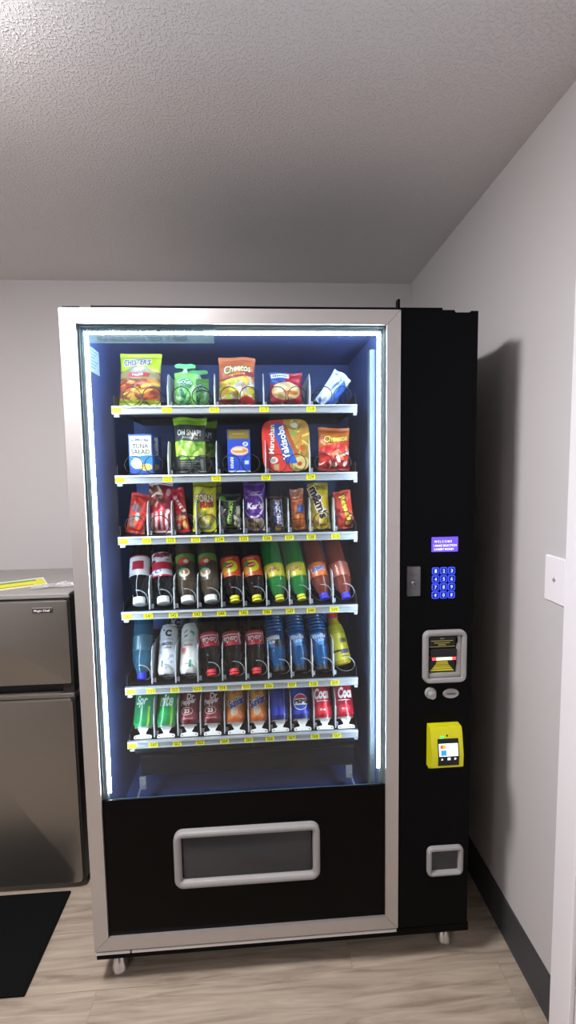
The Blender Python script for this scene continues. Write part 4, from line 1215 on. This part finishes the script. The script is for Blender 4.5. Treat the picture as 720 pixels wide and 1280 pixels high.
for i, (x, (pn, bs, dc)) in enumerate(zip(CX, specs)):
    sp = 0
    if i in (2, 3):
        dc = [(text_bm('Dr', .007, .084, .024, .019, 4, .04, .15), '#f4ecec'), (text_bm('Pepper', 0, .067, .050, .021, 10, .04, .15), '#f4ecec'), (poly_bm(ell_pts(-.003, .041, .019, .0115)), '#e8d8d8'), (poly_bm(ell_pts(-.003, .041, .0175, .010)), '#701c2c'), (text_bm('23', -.003, .041, .016, .012, 0, .03), '#f0e0e0')]
    elif i in (4, 5):
        dc = outlined('Sunkist', (.008, .002)[i - 4], .062, .054, .025, '#2c3c9c', '#e8ecf4', 22, .05, .15, .05)
    elif dc == 'p': dc = pep()
    elif dc == 'c': dc = [(text_bm('Coca', (-.002, .006)[i - 8], .075, .050, .034, 2, .05, .3), '#f8f2f2'), (poly_bm([(-.020, .054), (.020, .0535), (.020, .0515), (-.020, .051)]), '#f4e4e4'), (text_bm('12 oz', -.001, .027, .018, .006, 0, .04), '#f4dcdc')]
    o = can('soda_can', LBL[i], 'can', G6, RC, HC, pn, bs, dc)
    pose_up(o, x, .156, F6 + .0205, 1.0)

# ------------------------------------------------------------------ MINI FRIDGE
FX0, FX1, FY = -.64, -.155, .346
fr = thing('mini_fridge', 'stainless two door mini fridge against the back wall left of the vending machine', 'fridge', ((FX0 + FX1) / 2, .55, 0))
def fo(name, b, m, parent, sm=None):
    for v in b.bm.verts: v.co -= Vector(((FX0 + FX1) / 2, .55, 0))
    return obj(name, b, m, parent, sm)
q = B().box(FX0, FX1 - .004, .405, .79, .02, 1.078, .004)
q.mi = 1; q.box(FX0 - .002, FX1 - .002, .352, .80, 1.078, 1.096, .004)
fo('body', q, [M_FRDARK, M_FRTOP], fr)
q = B()
for x in (FX0 + .05, FX1 - .05):
    for y in (.44, .75): q.lathe([(.016, 0), (.016, .006), (.010, .008), (.010, .024)], (x, y, 0), 'z', 16)
fo('levelling_foot', q, M_BLACKPL, fr)
def fdoor(name, z0, z1, r):
    b = B().box(FX0, FX1, FY + .006, .402, z0, z1, .004)
    d = fo(name, b, M_FRDARK, fr)
    s = B().rr(FX0 + .004, FX1 - .008, z0 + .003, z1 - .003, r, [(0, FY + .007), (0, FY + .003), (.001, FY + .001), (.004, FY)], True)
    fo('stainless_skin', s, M_STEEL, d, 40)
    return d
ud = fdoor('freezer_door', .772, 1.075, .006)
ld = fdoor('fridge_door', .022, .722, .018)
q = B().box(FX0, FX1 - .002, FY + .006, .402, .722, .738, .003)
q.mi = 1; q.box(FX0, FX1 - .045, .372, .40, .738, .772)
q.mi = 2; q.box(FX1 - .043, FX1 - .003, FY + .012, .402, .738, .772, .002)
q.mi = 0; q.box(FX0, FX1 - .05, FY + .004, .362, .738, .742, .001)
fo('handle_recess', q, [M_STEEL, M_BLACKPL, M_FRDARK], fr)
q = B().box(FX1 - .022, FX1 + .001, .350, .40, 1.0752, 1.0782, .001)
fo('hinge_cover', q, M_BLACKPL, fr)
q = B().rr(-.282, -.212, 1.029, 1.050, .003, [(0, FY - .0001), (0, FY - .0022), (.001, FY - .003), (.002, FY - .0025)], True, 4)
q.mi = 1; q.box(-.279, -.215, FY - .0031, FY - .0025, 1.0312, 1.0462)
q.mi = 2; tb = text_bm('Magic Chef', -.247, 1.0385, .054, .0098, 0, .03); q.bm2d(tb, lambda x, z: (x, FY - .0034, z)); tb.free()
fo('brand_badge', q, [M_CHROME, ink('#242220'), ink('#e8e4e0')], ud)

# things lying on the fridge
lf = B().box(-.105, .105, -.07, .07, 0, .0015)
lf.mi = 1; lf.box(-.103, .100, -.062, .045, .0016, .0030)
lf.mi = 2; lf.box(-.10, .075, .012, .040, .0031, .0034)
lf.mi = 3; lf.box(-.08, .06, -.056, -.045, .0031, .0034)
o = obj('leaflet', lf, [ink((225, 228, 225)), ink((214, 208, 40)), ink((96, 140, 52)), ink((120, 128, 60))])
tag(o, 'yellow and green printed leaflet lying on top of the mini fridge', 'leaflet'); o.location = (-.415, .50, 1.0965); o.rotation_euler = (0, 0, math.radians(30))
n_ = 22; rnd = random.Random(3); rows = []
for j in range(9):
    row = []
    for i in range(n_):
        u, v = i / (n_ - 1), j / 8
        hgt = .004 + .020 * abs(math.sin(5.2 * u + 2.1 * v) * math.sin(3.1 * v + 4 * u)) * (.35 + .65 * rnd.random()) * math.sin(PI * min(max(v, .08), .92)) * math.sin(PI * min(max(u, .06), .94))
        row.append((-.085 + .17 * u + .006 * rnd.uniform(-1, 1), -.035 + .07 * v + .006 * rnd.uniform(-1, 1), hgt))
    rows.append(row)
wr = B().grid(rows, False)
bmesh.ops.solidify(wr.bm, geom=wr.bm.faces[:], thickness=.0006)
o = obj('plastic_wrapper', wr, M_WRAP)
tag(o, 'crumpled clear plastic wrapper lying on top of the mini fridge beside the leaflet', 'wrapper'); o.location = (-.235, .455, 1.0966); o.rotation_euler = (0, 0, math.radians(8))

# floor mat in front of the fridge
q = B().box(-1.05, -.203, -.002, .335, 0.0005, .0085, .002)
q.box(-1.045, -.208, .003, .330, .0080, .0092, .001)
o = obj('floor_mat', q, M_MAT); tag(o, 'black rubber mat on the floor in front of the mini fridge', 'mat')

# wall plate with a coax jack
q = B().rr(-.041, .041, -.0605, .0605, .004, [(0, .0), (.0, -.003), (.0025, -.0055)], True, 4)
wp = obj('wall_plate', q, M_TRIM, None)
q = B().lathe([(.0045, -.0055), (.0045, -.0075), (.003, -.008)], (0, 0, 0), 'y', 12)
q.box(-.0068, .0068, -.0064, -.005, -.0008, .0008).box(-.0008, .0008, -.0064, -.005, -.0068, .0068)
obj('jack', q, M_GREYPL, wp)
tag(wp, 'white cover plate with small centre jack on the right hand wall', 'wall plate')
wp.location = (XR, -.131, 1.211); wp.rotation_euler = (0, 0, math.radians(-90))
